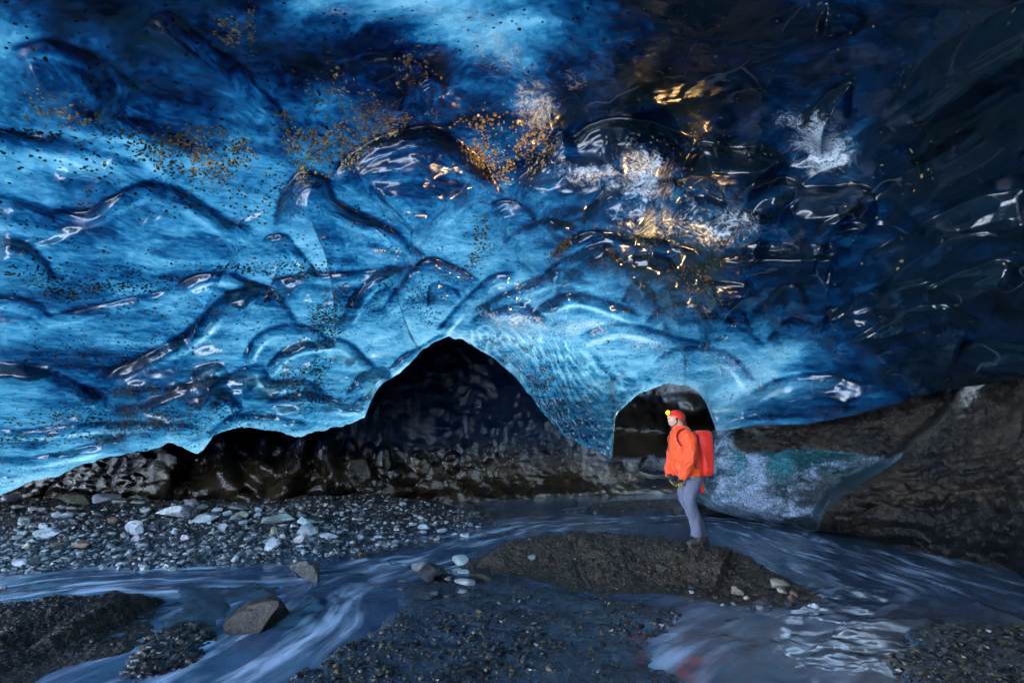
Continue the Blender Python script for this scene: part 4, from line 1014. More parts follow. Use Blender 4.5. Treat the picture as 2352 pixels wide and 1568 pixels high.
def c1(l): return [(a * .2014, 1091 + b * .2014, c * .2014, d * .2014, *e) for a, b, c, d, *e in l]
def c2(l): return [(401.9 + a * .2014, 1091 + b * .2014, c * .2014, d * .2014, *e) for a, b, c, d, *e in l]
def c3(l): return [(746.5 + a * .3418, 1033.6 + b * .3418, c * .3418, d * .3418, *e) for a, b, c, d, *e in l]
def c4(l): return [(1548 + a * .3418, 1033.6 + b * .3418, c * .3418, d * .3418, *e) for a, b, c, d, *e in l]
BARG, SPITG, TOEG, FLATG, STRG = "stones on the gravel bar", "stones at the tip of the gravel bar", "stones at the foot of the grit mound", "stones on the dark silt flat", "stones standing in the stream"
ST = c1([
 (70,300,200,90,'blue',"blue-grey boulder under the lowest edge of the ice"),
 (770,338,320,150,'olive',"big olive boulder with a flat tilted top against the dark wall"),
 (1130,328,290,115,'blue',"long blue-grey boulder against the wall, beside the big olive one"),
 (1330,328,190,75,'grey',"low grey boulder leaning on the long blue-grey one at the wall foot"),
 (1570,322,170,42,'teal',"flat greenish stone half buried at the foot of the wall"),
 (160,385,180,70,'pale',None),(330,420,100,70,'white',None),(440,420,130,60,'pale',None),(660,385,160,50,'white',None),(790,335,110,45,'pink',"small pinkish stone in front of the big olive boulder"),
 (610,495,140,100,'pale',None),(730,500,170,90,'pale',None),(910,475,110,50,'white',None),(1100,475,190,80,'dark',"dark blocky stone among pale ones on the upper bar"),
 (1280,555,140,85,'brown',"rusty orange-brown wedge of stone lying on the gravel bar"),(270,530,170,75,'pale',None),
 (1470,680,230,170,'white',"whitish block with dark underside in the middle of the gravel bar"),
 (1920,495,350,155,'white',"largest whitish block, oblong with dark blotches, on the upper bar"),
 (2120,390,180,130,'violet',"violet-grey boulder behind the largest whitish block"),
 (475,620,110,90,'white',"small white stone just behind the bright flat white one"),
 (430,720,290,110,'white',"bright flat white stone at the edge of the trickle"),
 (320,600,200,60,'grey',None),(220,690,130,60,'grey',None),(280,865,140,110,'olive',"round olive-yellow stone wet by the trickle"),(330,780,150,65,'grey',"grey stone just behind the round olive-yellow one"),
 (600,825,170,75,'brown',"reddish-brown stone in the trickle"),(870,840,200,110,'brown',"rounded purplish-brown stone beside the trickle"),(1000,770,100,50,'brown',None),
 (1525,770,110,110,'violet',"dark purple upright stone below the whitish block"),(2090,755,100,100,'pink',"lilac-pink pointed stone standing on fine gravel"),(2178,718,45,40,'white',"tiny white pebble-like stone next to the lilac-pink one"),
 (1720,640,130,90,'violet',None),(205,1050,150,110,'blue',"bluish-white flat-topped stone lowest on the bar"),(370,990,130,80,'dark',None),(1500,1000,90,60,'brown',"small brown stone alone on the wet edge of the bar"),
 (1140,1085,60,35,'white',None),(1815,1340,80,45,'dark',"small dark stone in the stream near the top of the dirt bank"),(1785,1295,70,25,'brown',"thin brown stone in the stream behind the small dark one"),
 (540,1200,190,50,'dark',None),(420,1140,140,60,'dark',None),(30,1312,70,60,'brown',"lone brown stone in the shallow water behind the dirt bank")]) \
 + c2([
 (230,470,170,100,'dark',"dark rounded stone beside the largest whitish block"),(300,400,190,75,'grey',None),(320,555,260,110,'pale',"pale humped boulder with a long tail below the dark rounded stone"),(460,430,140,70,'pale',None),(575,465,115,75,'blue',None),
 (730,500,180,100,'olive',"olive-green boulder where the columns of the wall end"),(670,400,200,60,'grey',"grey boulder wedged under the wall behind the olive-green one"),(770,570,150,75,'pale',None),(680,520,150,75,'pale',None),(520,650,130,120,'blue',"upright blue-grey stone in the middle of fine gravel"),
 (1130,560,470,135,'teal',"longest slab-like greenish boulder at the wall foot"),(1500,590,230,110,'teal',"greenish boulder behind the pale leaning ones at the bar's tip"),(1490,690,220,150,'pale',"pale leaning boulder with a dark side at the bar's tip"),
 (1720,725,210,80,'white',"whitish boulder farthest out along the bar's tip"),(1595,642,75,65,'white',None),(1400,792,160,140,'pink',"pinkish angular stone at the bar's tip"),(1520,787,100,90,'blue',"rounded blue-grey stone beside the pinkish angular one"),
 (1110,705,110,115,'olive',"olive and white upright stone below the long greenish slab"),(1060,865,200,150,'white',"white striped stone at the lower edge of the bar"),(740,825,90,40,'pink',None),(310,805,80,45,'pink',None),
 (1420,842,130,55,'white',None),(1505,825,90,45,'white',None),(1410,867,130,22,'white',None),(1830,782,150,60,'white',"white flat stone at the water's edge beyond the bar's tip"),(595,920,70,40,'pale',None),(1220,592,130,40,'white',None),(2120,727,80,60,'pale',None),
 (820,1045,60,35,'olive',None),(1440,1230,560,265,'slab',"large dark split boulder with a wet sloping top in midstream"),(2140,935,110,80,'brown',"brown stone on the mud beside the midstream current"),(2020,960,60,25,'olive',None),(315,1250,40,25,'dark',None),(355,1215,50,30,'dark',None)]) \
 + [(570, 1462, 142, 98, 'wetbrown', "big wet brown boulder beside the lower stream")] \
 + c3([
 (680,897,240,155,'dark',"large rounded black boulder at the upstream end of the mound"),(915,787,130,80,'teal',"green-grey rounded stone behind the large black boulder"),(1065,882,150,85,'wetbrown',"dark brown boulder half sunk at the toe of the mound"),(945,922,140,60,'grey',"flat grey stone in front of the dark brown boulder"),
 (880,822,80,40,'pale',None),(930,845,80,50,'pale',None),(830,887,60,45,'dark',None),(1388,742,55,42,'grey',"round grey cobble resting on the mound's slope"),(740,987,90,50,'dark',None),(695,1007,70,40,'dark',None),(830,992,70,35,'dark',None),(515,897,80,40,'dark',None),(510,942,60,25,'dark',None),(925,962,80,35,'grey',None),(1035,987,45,30,'dark',None),
 (665,540,90,50,'pale',None),(770,557,100,40,'pale',None),(945,592,80,45,'white',None),(585,510,70,30,'white',None),(660,565,60,35,'white',None),(475,542,50,25,'white',None),(760,602,40,20,'white',None),(870,577,40,24,'white',None),(1035,525,40,22,'white',None),(350,590,80,22,'white',None),(240,600,50,34,'pale',None),(735,607,34,22,'white',None),
 (1690,430,30,20,'teal',"small green stone in shallow water below the far grit bank"),(1815,427,28,16,'pale',None)]) \
 + c4([
 (430,978,95,70,'tan',"long tan stone stuck in the foot of the mound"),(735,932,120,65,'tan',"flat tan-grey stone at the mound's end"),(740,967,60,45,'tan',"small egg-shaped tan stone below the flat tan-grey one"),(820,987,85,50,'brown',"brown stone just above the round reddish-brown one"),(800,1022,80,60,'brown',"round reddish-brown wet stone at the mound's toe"),
 (615,1022,70,45,'brown',None),(690,1022,50,25,'dark',None),(590,1077,60,40,'tan',"yellowish stone at the water's edge below the mound"),(790,1062,85,45,'dark',"round black wet stone below the mound's end"),(655,1092,40,30,'dark',None),(740,1087,50,25,'dark',None),
 (970,1087,90,65,'white',"smooth pale egg-shaped stone farthest into the water"),(895,1092,90,50,'grey',"grey stone touching the smooth pale egg-shaped one"),(845,1117,75,30,'tan',None),(885,1007,60,25,'brown',None),(955,1022,50,25,'brown',None),(940,942,60,15,'pale',None),(930,967,50,18,'brown',None),(120,967,40,30,'grey',None),
 (500,1010,50,34,'tan',None),(340,1050,40,30,'tan',None),(400,1042,36,24,'grey',None),(560,985,40,26,'brown',None),(280,1000,36,24,'brown',None),
 (1450,1442,90,38,'tan',"tan and white stone on the edge of the dark corner bank"),(1530,1492,60,28,'tan',"small tan stone on the corner bank beside the tan and white one")]) \
 + [(1503, 1092, 62, 46, 'dark', "dark rounded boulder jutting from the far wall beside the person")]
_rr = np.random.default_rng(77)
_n = 0
while _n < 120:
    _x, _y = _rr.uniform(-10, 880), 1135 + 130 * _rr.random() ** 1.4
    if _y < 1138 + 0.045 * _x or _y > 1262 - 0.02 * _x or any(abs(_x - q[0]) < 0.6 * (q[2] + 8) and abs(_y - q[1]) < 9 for q in ST): continue
    _w = float(np.clip(_rr.lognormal(2.45, 0.4), 7, 26))
    ST.append((_x, _y, _w, _w * _rr.uniform(0.42, 0.7), str(_rr.choice(['pale', 'blue', 'blue', 'grey', 'dark', 'dark', 'grey']))))
    _n += 1
PALL, TALL = drop(np.array([q[0] for q in ST]), np.array([q[1] for q in ST]))
for i, (px, py, w, h, kind, *lab) in enumerate(ST):
    r = np.random.default_rng(1000 + i)
    P, t = PALL[i], TALL[i]
    if (px, py) == (1503, 1092):
        t = 15.6; P = at(np.array(px), np.array(py), np.array(t)); 
    if w < 40: w, h = 0.88 * w, 0.88 * h
    wx, hy = w / F * t, h / F * t
    dy = wx * r.uniform(0.55, 0.8)
    sd_ = (CAM[2] - P[2]) / np.hypot(P[0], P[1])
    hz = max(hy - dy * 0.6 * sd_, 0.66 * hy)
    big = w > 34
    v, f = rock_shape(r, 4 if w > 60 else 3 if w > 18 else 2, r.integers(10, 18), 1.0 if kind in ('white', 'pale', 'slab', 'wetbrown', 'teal') else 0.92)
    a = r.uniform(-0.35, 0.35)
    v = v * np.array([0.58 * wx, 0.56 * dy, 0.62 * hz])
    if kind == 'slab':      # a diagonal cleft between two leaning slabs
        q = v[:, 0] / (0.5 * wx); zz = v[:, 2] / (0.5 * hz)
        v[:, 2] *= 1 - 0.42 * sstep(0.1, -1.0, q)
        v[:, 2] -= 0.20 * hz * np.exp(-((q - 0.05 - 0.35 * zz) / 0.09) ** 2) * sstep(-0.2, 0.4, zz)
    if kind == 'wetbrown':
        q = v[:, 0] / (0.5 * wx)
        v[:, 2] *= 1 - 0.22 * np.abs(q - 0.25)
    ca, sa = math.cos(a), math.sin(a)
    v = np.stack([v[:, 0] * ca - v[:, 1] * sa * 0.6, v[:, 0] * sa * 0.6 + v[:, 1] * ca, v[:, 2]], -1)
    nm = "boulder" if w > 42 else "stone"
    o = mesh_obj(nm, v, f, RM[kind])
    o.data.set_sharp_from_angle(angle=math.radians(24))
    o.location = (P[0], P[1] + 0.40 * dy, P[2] + 0.45 * hz)
    lb = lab[0] if lab else None
    region = BARG
    if P[1] < 7.2 and px > 1650: region = TOEG
    elif P[1] < 7.4 and px > 850: region = FLATG
    elif 860 < px < 1250: region = SPITG
    elif py > 1310: region = STRG
    o['category'] = nm
    if not lb:
        lb = "small %s %s among the %s" % (WORD[kind], nm, region)
        o['group'] = "small %s %s" % (WORD[kind], region)
    o['label'] = lb

# ------------------------------------------------------------ gravel: countless pebbles, one mesh per patch
def pebble_mat(name, cols, rough):
    t = NT(name)
    tn = t.attr("tone")
    p = t.pos()
    c = cols[0]
    for k in range(1, len(cols)):
        c = t.mix(t.math('GREATER_THAN', tn, k / len(cols)), c, cols[k])
    c = t.mix(t.math('MULTIPLY', t.noise(p, 30.0, 3), 0.5), c, tuple(0.5 * x for x in cols[0]))
    b = t.n("BsdfPrincipled", None, Base_Color=c, Roughness=t.ramp(tn, 0, 1, rough - 0.1, rough + 0.12), Normal=t.bump(t.noise(p, 45.0, 3), 0.4, 0.01))
    return t.done(b)

def pebbles(name, label, xs, ys, size, mat, seed, flatness=0.6, sink=0.25):
    r = np.random.default_rng(seed)
    n = len(xs)
    tv, tf = ICO[1]
    temps = []
    for k in range(12):
        v, _ = rock_shape(np.random.default_rng(seed * 50 + k), 1, 6, 0.8)
        temps.append(v)
    temps = np.array(temps)
    v = temps[r.integers(0, 12, n)]
    sc = np.stack([size * r.uniform(0.7, 1.3, n), size * r.uniform(0.6, 1.0, n), size * r.uniform(0.4, 0.75, n) * flatness / 0.6], -1)
    v = v * sc[:, None, :]
    # tilt a little, turn freely
    ax, ay = r.normal(0, 0.3, n), r.normal(0, 0.3, n)
    cz, sz_ = np.cos(r.uniform(0, 6.28, n)), np.sin(r.uniform(0, 6.28, n))
    nrm = np.hypot(cz, sz_); cz /= nrm; sz_ /= nrm
    y1 = v[..., 1] * np.cos(ax)[:, None] - v[..., 2] * np.sin(ax)[:, None]
    z1 = v[..., 1] * np.sin(ax)[:, None] + v[..., 2] * np.cos(ax)[:, None]
    x2 = v[..., 0] * cz[:, None] - y1 * sz_[:, None]
    y2 = v[..., 0] * sz_[:, None] + y1 * cz[:, None]
    z = surf_z(xs, ys)
    V = np.stack([x2 + xs[:, None], y2 + ys[:, None], z1 + (z + sc[:, 2] * (0.6 - sink))[:, None]], -1)
    FF = tf[None] + (np.arange(n) * len(tv))[:, None, None]
    o = mesh_obj(name, V.reshape(-1, 3), FF.reshape(-1, 3), mat, attrs={'tone': np.repeat(r.random(n), len(tv))}, smooth=False)
    tag(o, label, "gravel", kind="stuff")
    return o

def scatter(poly_chart, n, seed, clump=0.0, bias=1.0, minz=-0.02):
    """points even in the chart (so the far ones are sparser on the floor), thinned into patches"""
    r = np.random.default_rng(seed)
    p = np.array(poly_chart, float)
    X, Y = [], []
    tot = 0
    while tot < n:
        x = r.uniform(p[:, 0].min(), p[:, 0].max(), n * 2); y = p[:, 1].min() + (p[:, 1].max() - p[:, 1].min()) * r.random(n * 2) ** bias
        g = flat(x, y, 0.05)
        k = (poly_sdf(x, y, p) > 0) & (np.hypot(g[:, 0], g[:, 1]) < 24)
        if clump: k &= (0.5 + fbm(P3(g[:, 0] * 1.6, g[:, 1] * 1.6, 0), 4, seed) * 1.3 * clump + 0.25 * (1 - clump)) > r.random(n * 2)
        z = surf_z(g[:, 0], g[:, 1]); k &= z > minz
        X.append(g[k, 0]); Y.append(g[k, 1]); tot += int(k.sum())
    return np.concatenate(X)[:n], np.concatenate(Y)[:n]

r_ = np.random.default_rng(99)
pm_bar = pebble_mat("bar_pebbles", [(0.016, 0.02, 0.024), (0.03, 0.035, 0.04), (0.07, 0.08, 0.09), (0.16, 0.18, 0.19), (0.30, 0.33, 0.33), (0.46, 0.48, 0.47)], 0.42)
pm_dark = pebble_mat("wet_dark_pebbles", [(0.010, 0.010, 0.011), (0.016, 0.016, 0.018), (0.022, 0.02, 0.018), (0.034, 0.026, 0.018), (0.05, 0.05, 0.055), (0.10, 0.075, 0.035)], 0.32)
pm_grit = pebble_mat("grit_pebbles", [(0.006, 0.006, 0.005), (0.009, 0.008, 0.007), (0.015, 0.012, 0.009), (0.025, 0.019, 0.012), (0.05, 0.045, 0.04), (0.13, 0.115, 0.095)], 0.55)
bx, by = scatter([(-60, 1132), (600, 1160), (900, 1168), (1170, 1188), (1110, 1212), (900, 1252), (640, 1290), (400, 1316), (0, 1330), (-60, 1330)], 11000, 1, 0.6, 1.0)
pebbles("gravel", "pale and dark pebbles covering the gravel bar below the wall", bx, by, np.clip(r_.lognormal(-3.75, 0.5, len(bx)), 0.012, 0.075), pm_bar, 11)
fx, fy = scatter([(340, 1640), (640, 1560), (850, 1425), (900, 1370), (1000, 1335), (1250, 1345), (1560, 1392), (1600, 1440), (1545, 1480), (1560, 1640)], 3000, 2, 1.0, 0.8)
pebbles("gravel", "dark wet pebbles strewn over the silt flat in front of the mound", fx, fy, np.clip(r_.lognormal(-4.35, 0.55, len(fx)), 0.006, 0.045), pm_dark, 12)
lx_, ly_ = scatter([(340, 1450), (420, 1420), (500, 1440), (480, 1500), (400, 1560), (260, 1570), (300, 1500)], 1500, 3, 0.5, 0.8, -0.06)
pebbles("gravel", "dark wet pebbles between the dirt bank and the brown boulder", lx_, ly_, np.clip(r_.lognormal(-4.0, 0.5, len(lx_)), 0.008, 0.05), pm_dark, 13)
qx_, qy_ = scatter([(2010, 1530), (2085, 1462), (2200, 1445), (2420, 1430), (2420, 1620), (2050, 1620)], 1800, 4, 0.6, 0.8)
pebbles("gravel", "small brown pebbles on the dark corner bank", qx_, qy_, np.clip(r_.lognormal(-4.2, 0.5, len(qx_)), 0.006, 0.04), pm_dark, 14)
def on_heap(HZ, n, seed, lo):
    r = np.random.default_rng(seed)
    x0, y0, res, Z = HZ
    ok = np.argwhere(Z > lo)
    k = ok[r.integers(0, len(ok), n)]
    return x0 + (k[:, 1] + r.random(n)) * res, y0 + (k[:, 0] + r.random(n)) * res
mx, my = on_heap(HZ1, 9000, 5, 0.02)
pebbles("gravel", "grit and small pebbles on the steep mound", mx, my, np.clip(r_.lognormal(-5.0, 0.5, len(mx)), 0.003, 0.028), pm_grit, 15)
kx, ky = on_heap(HZ2, 6000, 6, 0.03)
pebbles("gravel", "coarse black grit on the crumbling dirt bank", kx, ky, np.clip(r_.lognormal(-5.0, 0.5, len(kx)), 0.003, 0.026), pm_grit, 16)
ex_, ey_ = scatter([(1600, 1378), (1760, 1398), (1880, 1385), (1900, 1405), (1800, 1425), (1650, 1405)], 260, 7, 0.0, 1.0, -0.2)
pebbles("gravel", "rounded brown pebbles washed out at the mound's toe", ex_, ey_, np.clip(r_.lognormal(-3.9, 0.4, len(ex_)), 0.010, 0.04), pebble_mat("toe_pebbles", [(0.02, 0.018, 0.016), (0.05, 0.035, 0.022), (0.10, 0.07, 0.04), (0.17, 0.14, 0.10)], 0.35), 17)
gx2, gy2 = scatter([(1330, 1180), (1420, 1158), (1600, 1154), (1640, 1168), (1600, 1180)], 900, 8, 0.0, 1.0)
pebbles("gravel", "grit on the low far bank across the stream", gx2, gy2, np.clip(r_.lognormal(-4.0, 0.4, len(gx2)), 0.01, 0.05), pm_grit, 18)
# ------------------------------------------------------------ the person on the mound, with a backpack
FOOT, FT = drop(np.array([1602.0]), np.array([1251.0]))
FY = float(FOOT[0, 1]) + 0.10
def pp(X, Y, d=0.0):
    """point in the upright plane through the person, d metres behind it; X, Y read off an enlargement of the photograph"""
    r = ray((2500 + X / 2.24) * .57422, (1550 + Y / 2.24) * .57422)
    return CAM + r * ((FY + d) / r[1])
_t = FY / ray(1602, 1200)[1]
KX = _t / F * .57422 / 2.24          # metres per unit of that enlargement

def ring_tube(pts, ra, rb, n=20, power=2.0, side=(0, 1, 0), steps=5, seed=0, wr=0.0, wfreq=14.0):
    """closed tube along pts; ra = half width in the picture plane, rb = half depth (metres)"""
    pts = np.array(pts, float)
    c = catmull(pts, steps)
    k = np.linspace(0, 1, len(pts)); kk = np.linspace(0, 1, len(c))
    ra = np.interp(kk, k, ra); rb = np.interp(kk, k, rb)
    tan = np.gradient(c, axis=0); tan /= np.linalg.norm(tan, axis=1, keepdims=True)
    sd = np.array(side, float)
    rings = []
    th = np.linspace(0, 2 * np.pi, n, endpoint=False)
    cs, sn = np.cos(th), np.sin(th)
    cs2 = np.sign(cs) * np.abs(cs) ** (2 / power); sn2 = np.sign(sn) * np.abs(sn) ** (2 / power)
    for i in range(len(c)):
        b = sd - tan[i] * (sd @ tan[i]); b /= np.linalg.norm(b)
        a = np.cross(b, tan[i])
        rings.append(c[i] + a * (ra[i] * cs2)[:, None] + b * (rb[i] * sn2)[:, None])
    V = np.array(rings)
    if wr:
        ctr = c[:, None, :]
        dirn = V - ctr; dirn /= np.linalg.norm(dirn, axis=-1, keepdims=True) + 1e-9
        V = V + dirn * (wr * fbm(V * np.array([wfreq, wfreq, wfreq * 0.6]) + seed, 3, seed))[..., None]
    m = V.reshape(-1, 3)
    f = grid_faces(len(c), n, True)
    v = np.vstack([m, c[:1], c[-1:]])
    i0, i1 = len(m), len(m) + 1
    L = (len(c) - 1) * n
    cap0 = np.array([[i0, (j + 1) % n, j] for j in range(n)])
    cap1 = np.array([[i1, L + j, L + (j + 1) % n] for j in range(n)])
    return v, np.vstack([np.concatenate([f[:, [0, 1, 2]], f[:, [0, 2, 3]]]), cap0, cap1])

def profile_tube(rows, n=28, power=2.3, seed=0, wr=0.0, wfreq=9.0):
    """rows: (Y, X front, X back, half depth, centre depth); one horizontal ring each"""
    rows = np.array(rows, float)
    c = catmull(rows, 4)
    th = np.linspace(0, 2 * np.pi, n, endpoint=False)
    cs, sn = np.cos(th), np.sin(th)
    cs = np.sign(cs) * np.abs(cs) ** (2 / power); sn = np.sign(sn) * np.abs(sn) ** (2 / power)
    V = []
    for Y, xf, xb, hd, cd in c:
        ctr = pp((xf + xb) / 2, Y, cd)
        V.append(ctr + np.stack([(xb - xf) / 2 * KX * cs, hd * sn, 0 * cs], -1))
    V = np.array(V)
    if wr:
        ctr = V.mean(1, keepdims=True)
        dn = V - ctr; dn /= np.linalg.norm(dn, axis=-1, keepdims=True) + 1e-9
        V = V + dn * (wr * fbm(V * np.array([wfreq, wfreq, wfreq * 0.7]) + seed, 3, seed))[..., None]
    m = V.reshape(-1, 3)
    f = grid_faces(len(c), n, True)
    L = (len(c) - 1) * n
    v = np.vstack([m, V[0].mean(0)[None], V[-1].mean(0)[None]])
    cap0 = np.array([[len(m), (j + 1) % n, j] for j in range(n)]); cap1 = np.array([[len(m) + 1, L + j, L + (j + 1) % n] for j in range(n)])
    return v, np.vstack([np.concatenate([f[:, [0, 1, 2]], f[:, [0, 2, 3]]]), cap0, cap1])

def ellip(c, r, axes=None, sub=3):
    v, f = ICO[sub]
    v = v * np.array(r)
    if axes is not None: v = v @ np.array(axes)
    return v + np.array(c), f

def merge(parts):
    V, FF, n = [], [], 0
    for v, f in parts:
        V.append(v); FF.append(f + n); n += len(v)
    return np.vstack(V), np.vstack(FF)

ORIGIN = pp(650, 1410, 0)
person = bpy.data.objects.new("person", None)
COL.objects.link(person)
person.location = ORIGIN
tag(person, "person in orange jacket and red helmet gazing up at the ice", "person")
def worn(name, parts, mat, parent=person, voxel=None, label=None, smooth_it=4):
    v, f = merge(parts)
    base = np.array(ORIGIN)
    o = mesh_obj(name, v - base, f, mat, parent)
    if voxel:
        md = o.modifiers.new("remesh", 'REMESH'); md.mode = 'VOXEL'; md.voxel_size = voxel; md.use_smooth_shade = True
        sm = o.modifiers.new("smooth", 'SMOOTH'); sm.iterations = smooth_it; sm.factor = 0.5
    if label: o['label'] = label
    return o

def cloth(name, c, var=0.16, rough=0.6, fold=0.9):
    t = NT(name)
    p = t.pos()
    col = t.mix(t.noise(p, 9.0, 4), tuple(x * (1 - var) for x in c), tuple(min(1, x * (1 + var)) for x in c))
    h = t.math('ADD', t.noise(t.pos(1, 1, 0.5), 12.0, 4, 0.55, 0.8), t.math('MULTIPLY', t.noise(p, 300.0, 1), 0.03))
    b = t.n("BsdfPrincipled", None, Base_Color=col, Roughness=rough, Normal=t.bump(h, fold, 0.03))
    b.inputs['Sheen Weight'].default_value = 0.2
    return t.done(b)
M_skin = simple("skin", (0.55, 0.30, 0.20), 0.5, 0.08, 30, 0.15, 80)
M_jacket = cloth("orange_shell_fabric", (1.0, 0.075, 0.002))
M_trousers = cloth("grey_trouser_fabric", (0.10, 0.112, 0.165))
M_pack = cloth("red_pack_fabric", (0.78, 0.018, 0.008), 0.12, 0.55, 0.4)
M_magenta = simple("magenta_webbing", (0.30, 0.012, 0.06), 0.6, 0.1)
M_black = simple("black_rubber", (0.012, 0.012, 0.014), 0.5, 0.1)
M_boot = simple("muddy_boot_leather", (0.06, 0.05, 0.04), 0.55, 0.35, 18, 0.6, 40)
M_glove = simple("black_glove_fabric", (0.02, 0.024, 0.035), 0.55, 0.2, 30, 0.3, 60)
M_yellow = simple("yellow_leather", (0.62, 0.36, 0.02), 0.5, 0.1)
M_helmet = simple("red_helmet_shell", (0.86, 0.035, 0.012), 0.25, 0.05, coat=0.4)
M_hair = simple("brown_hair", (0.05, 0.028, 0.014), 0.5, 0.3, 60, 0.8, 120)
M_white = simple("eye_white", (0.7, 0.68, 0.64), 0.25)
t = NT("lamp_glow")
M_lamp = t.done(t.n("Emission", None, Color=(1.0, 0.46, 0.02), Strength=0.55))

# body: head turned up, neck, trunk, arms and legs as one skin
TILT = math.radians(20)
hf = np.array([-math.cos(TILT), -0.12, math.sin(TILT)]); hf /= np.linalg.norm(hf)
hu = np.array([math.sin(TILT), 0, math.cos(TILT)]); hu -= hf * (hu @ hf); hu /= np.linalg.norm(hu)
hs = np.cross(hf, hu)
HC = pp(452, 283, 0.0)
def head_shape():
    nu, nv = 72, 60
    ph = np.linspace(0.02, np.pi - 0.02, nv)[:, None]; th = np.linspace(0, 2 * np.pi, nu, endpoint=False)[None, :]
    x = np.sin(ph) * np.cos(th); y = np.sin(ph) * np.sin(th); z = np.cos(ph) + 0 * th
    a = 0.102 * x; b = 0.078 * y; c = 0.122 * z
    lowr = np.clip(-z, 0, 1)
    b = b * (1 - 0.22 * lowr); a = np.where(x < 0, a * (1 - 0.25 * lowr), a * (1 - 0.02 * lowr) + 0.010 * lowr)
    fr = np.clip(x, 0, 1)
    a = a + fr * 0.030 * np.exp(-(b / 0.013) ** 2) * np.where(c < -0.018, np.exp(-((c + 0.018) / 0.010) ** 2), np.exp(-((c + 0.018) / 0.036) ** 2))
    a = a + fr * 0.010 * np.exp(-(b / 0.028) ** 2) * np.exp(-((c + 0.058) / 0.009) ** 2)
    a = a - fr * 0.006 * np.exp(-(b / 0.03) ** 2) * np.exp(-((c + 0.076) / 0.007) ** 2)
    a = a + fr * 0.014 * np.exp(-(b / 0.03) ** 2) * np.exp(-((c + 0.098) / 0.016) ** 2)
    a = a - fr * 0.013 * np.exp(-((np.abs(b) - 0.032) / 0.015) ** 2) * np.exp(-((c - 0.014) / 0.014) ** 2)
    a = a + fr * 0.006 * np.exp(-(b / 0.05) ** 2) * np.exp(-((c - 0.036) / 0.010) ** 2)
    V = HC + a[..., None] * hf + b[..., None] * hs + c[..., None] * hu
    m = V.reshape(-1, 3)
    f = grid_faces(nv, nu, True)
    L = (nv - 1) * nu
    v = np.vstack([m, V[0].mean(0)[None], V[-1].mean(0)[None]])
    cap0 = np.array([[len(m), (j + 1) % nu, j] for j in range(nu)]); cap1 = np.array([[len(m) + 1, L + j, L + (j + 1) % nu] for j in range(nu)])
    return v, np.vstack([np.concatenate([f[:, [0, 1, 2]], f[:, [0, 2, 3]]]), cap0, cap1])
ear = [ellip(HC + hs * s * 0.078 - hf * 0.022 - hu * 0.022, (0.020, 0.010, 0.032), [hf, hs, hu], 2) for s in (-1, 1)]
body_parts = [head_shape()] + ear + [
    ring_tube([pp(478, 315, 0), pp(500, 370, 0), pp(525, 430, 0)], [.062, .062, .08], [.058, .06, .09]),
    ring_tube([pp(520, 420, 0), pp(525, 520, 0), pp(545, 640, 0), pp(585, 770, 0), pp(600, 830, 0)], [.10, .13, .12, .115, .10], [.17, .16, .14, .15, .13])]
for sg in (-1, 1):
    body_parts.append(ring_tube([pp(600, 800, sg * .09), pp(565 if sg < 0 else 545, 990, sg * .09), pp(640 if sg < 0 else 690, 1330, sg * .09)], [.075, .055, .04], [.075, .055, .04]))
body_parts.append(ring_tube([pp(545, 430, -.18), pp(590, 610, -.25), pp(510, 790, -.17)], [.05, .042, .032], [.05, .042, .032]))
body_parts.append(ring_tube([pp(480, 440, .18), pp(440, 620, .22), pp(402, 785, .08)], [.05, .042, .032], [.05, .042, .032]))
body = worn("body", body_parts, M_skin, voxel=0.0045, smooth_it=1)
for s in (-1, 1):
    e = worn("eye", [ellip(HC + hf * 0.079 + hs * s * 0.031 + hu * 0.014, (0.011, 0.013, 0.009), [hf, hs, hu], 2)], M_white)
    worn("iris", [ellip(HC + hf * 0.088 + hs * s * 0.032 + hu * 0.016, (0.004, 0.0055, 0.0055), [hf, hs, hu], 2)], M_black, e)
    worn("eyebrow", [ring_tube([HC + hf * 0.094 + hs * s * 0.016 + hu * 0.036, HC + hf * 0.090 + hs * s * 0.034 + hu * 0.040, HC + hf * 0.078 + hs * s * 0.052 + hu * 0.034], [.004, .005, .003], [.004, .005, .003], 8)], M_hair)
worn("hair", [ring_tube([pp(500, 270, 0), pp(525, 315, 0), pp(545, 340, 0), pp(556, 352, .01)], [.035, .035, .022, .006], [.075, .06, .03, .01], seed=3, wr=0.006, wfreq=40),
              ring_tube([pp(462, 262, -.072), pp(461, 285, -.078), pp(466, 305, -.074)], [.010, .010, .005], [.012, .010, .006])], M_hair, voxel=0.004)

# jacket: trunk, raised collar, both sleeves
jk = [profile_tube([(792, 468, 690, .17, 0), (780, 455, 692, .18, 0), (730, 432, 684, .185, 0), (660, 408, 670, .19, 0), (580, 393, 655, .20, 0), (500, 388, 640, .21, 0), (440, 392, 622, .205, 0), (400, 402, 598, .17, 0), (375, 412, 585, .11, 0), (352, 416, 570, .088, 0), (338, 418, 530, .082, 0)], seed=2, wr=0.030, wfreq=12),
      ring_tube([pp(548, 408, -.15), pp(568, 440, -.20), pp(590, 520, -.245), pp(592, 610, -.26), pp(560, 700, -.235), pp(520, 775, -.19), pp(505, 806, -.165)], [.085, .100, .092, .084, .078, .068, .062], [.08, .088, .085, .08, .072, .062, .056], seed=5, wr=0.028, wfreq=17),
      ring_tube([pp(470, 420, .14), pp(452, 470, .20), pp(425, 580, .22), pp(408, 690, .17), pp(400, 760, .09), pp(400, 785, .05)], [.08, .09, .082, .07, .062, .052], [.08, .088, .085, .075, .066, .055], seed=8, wr=0.028, wfreq=17)]
jacket = worn("jacket", jk, M_jacket, voxel=0.0065, smooth_it=2)
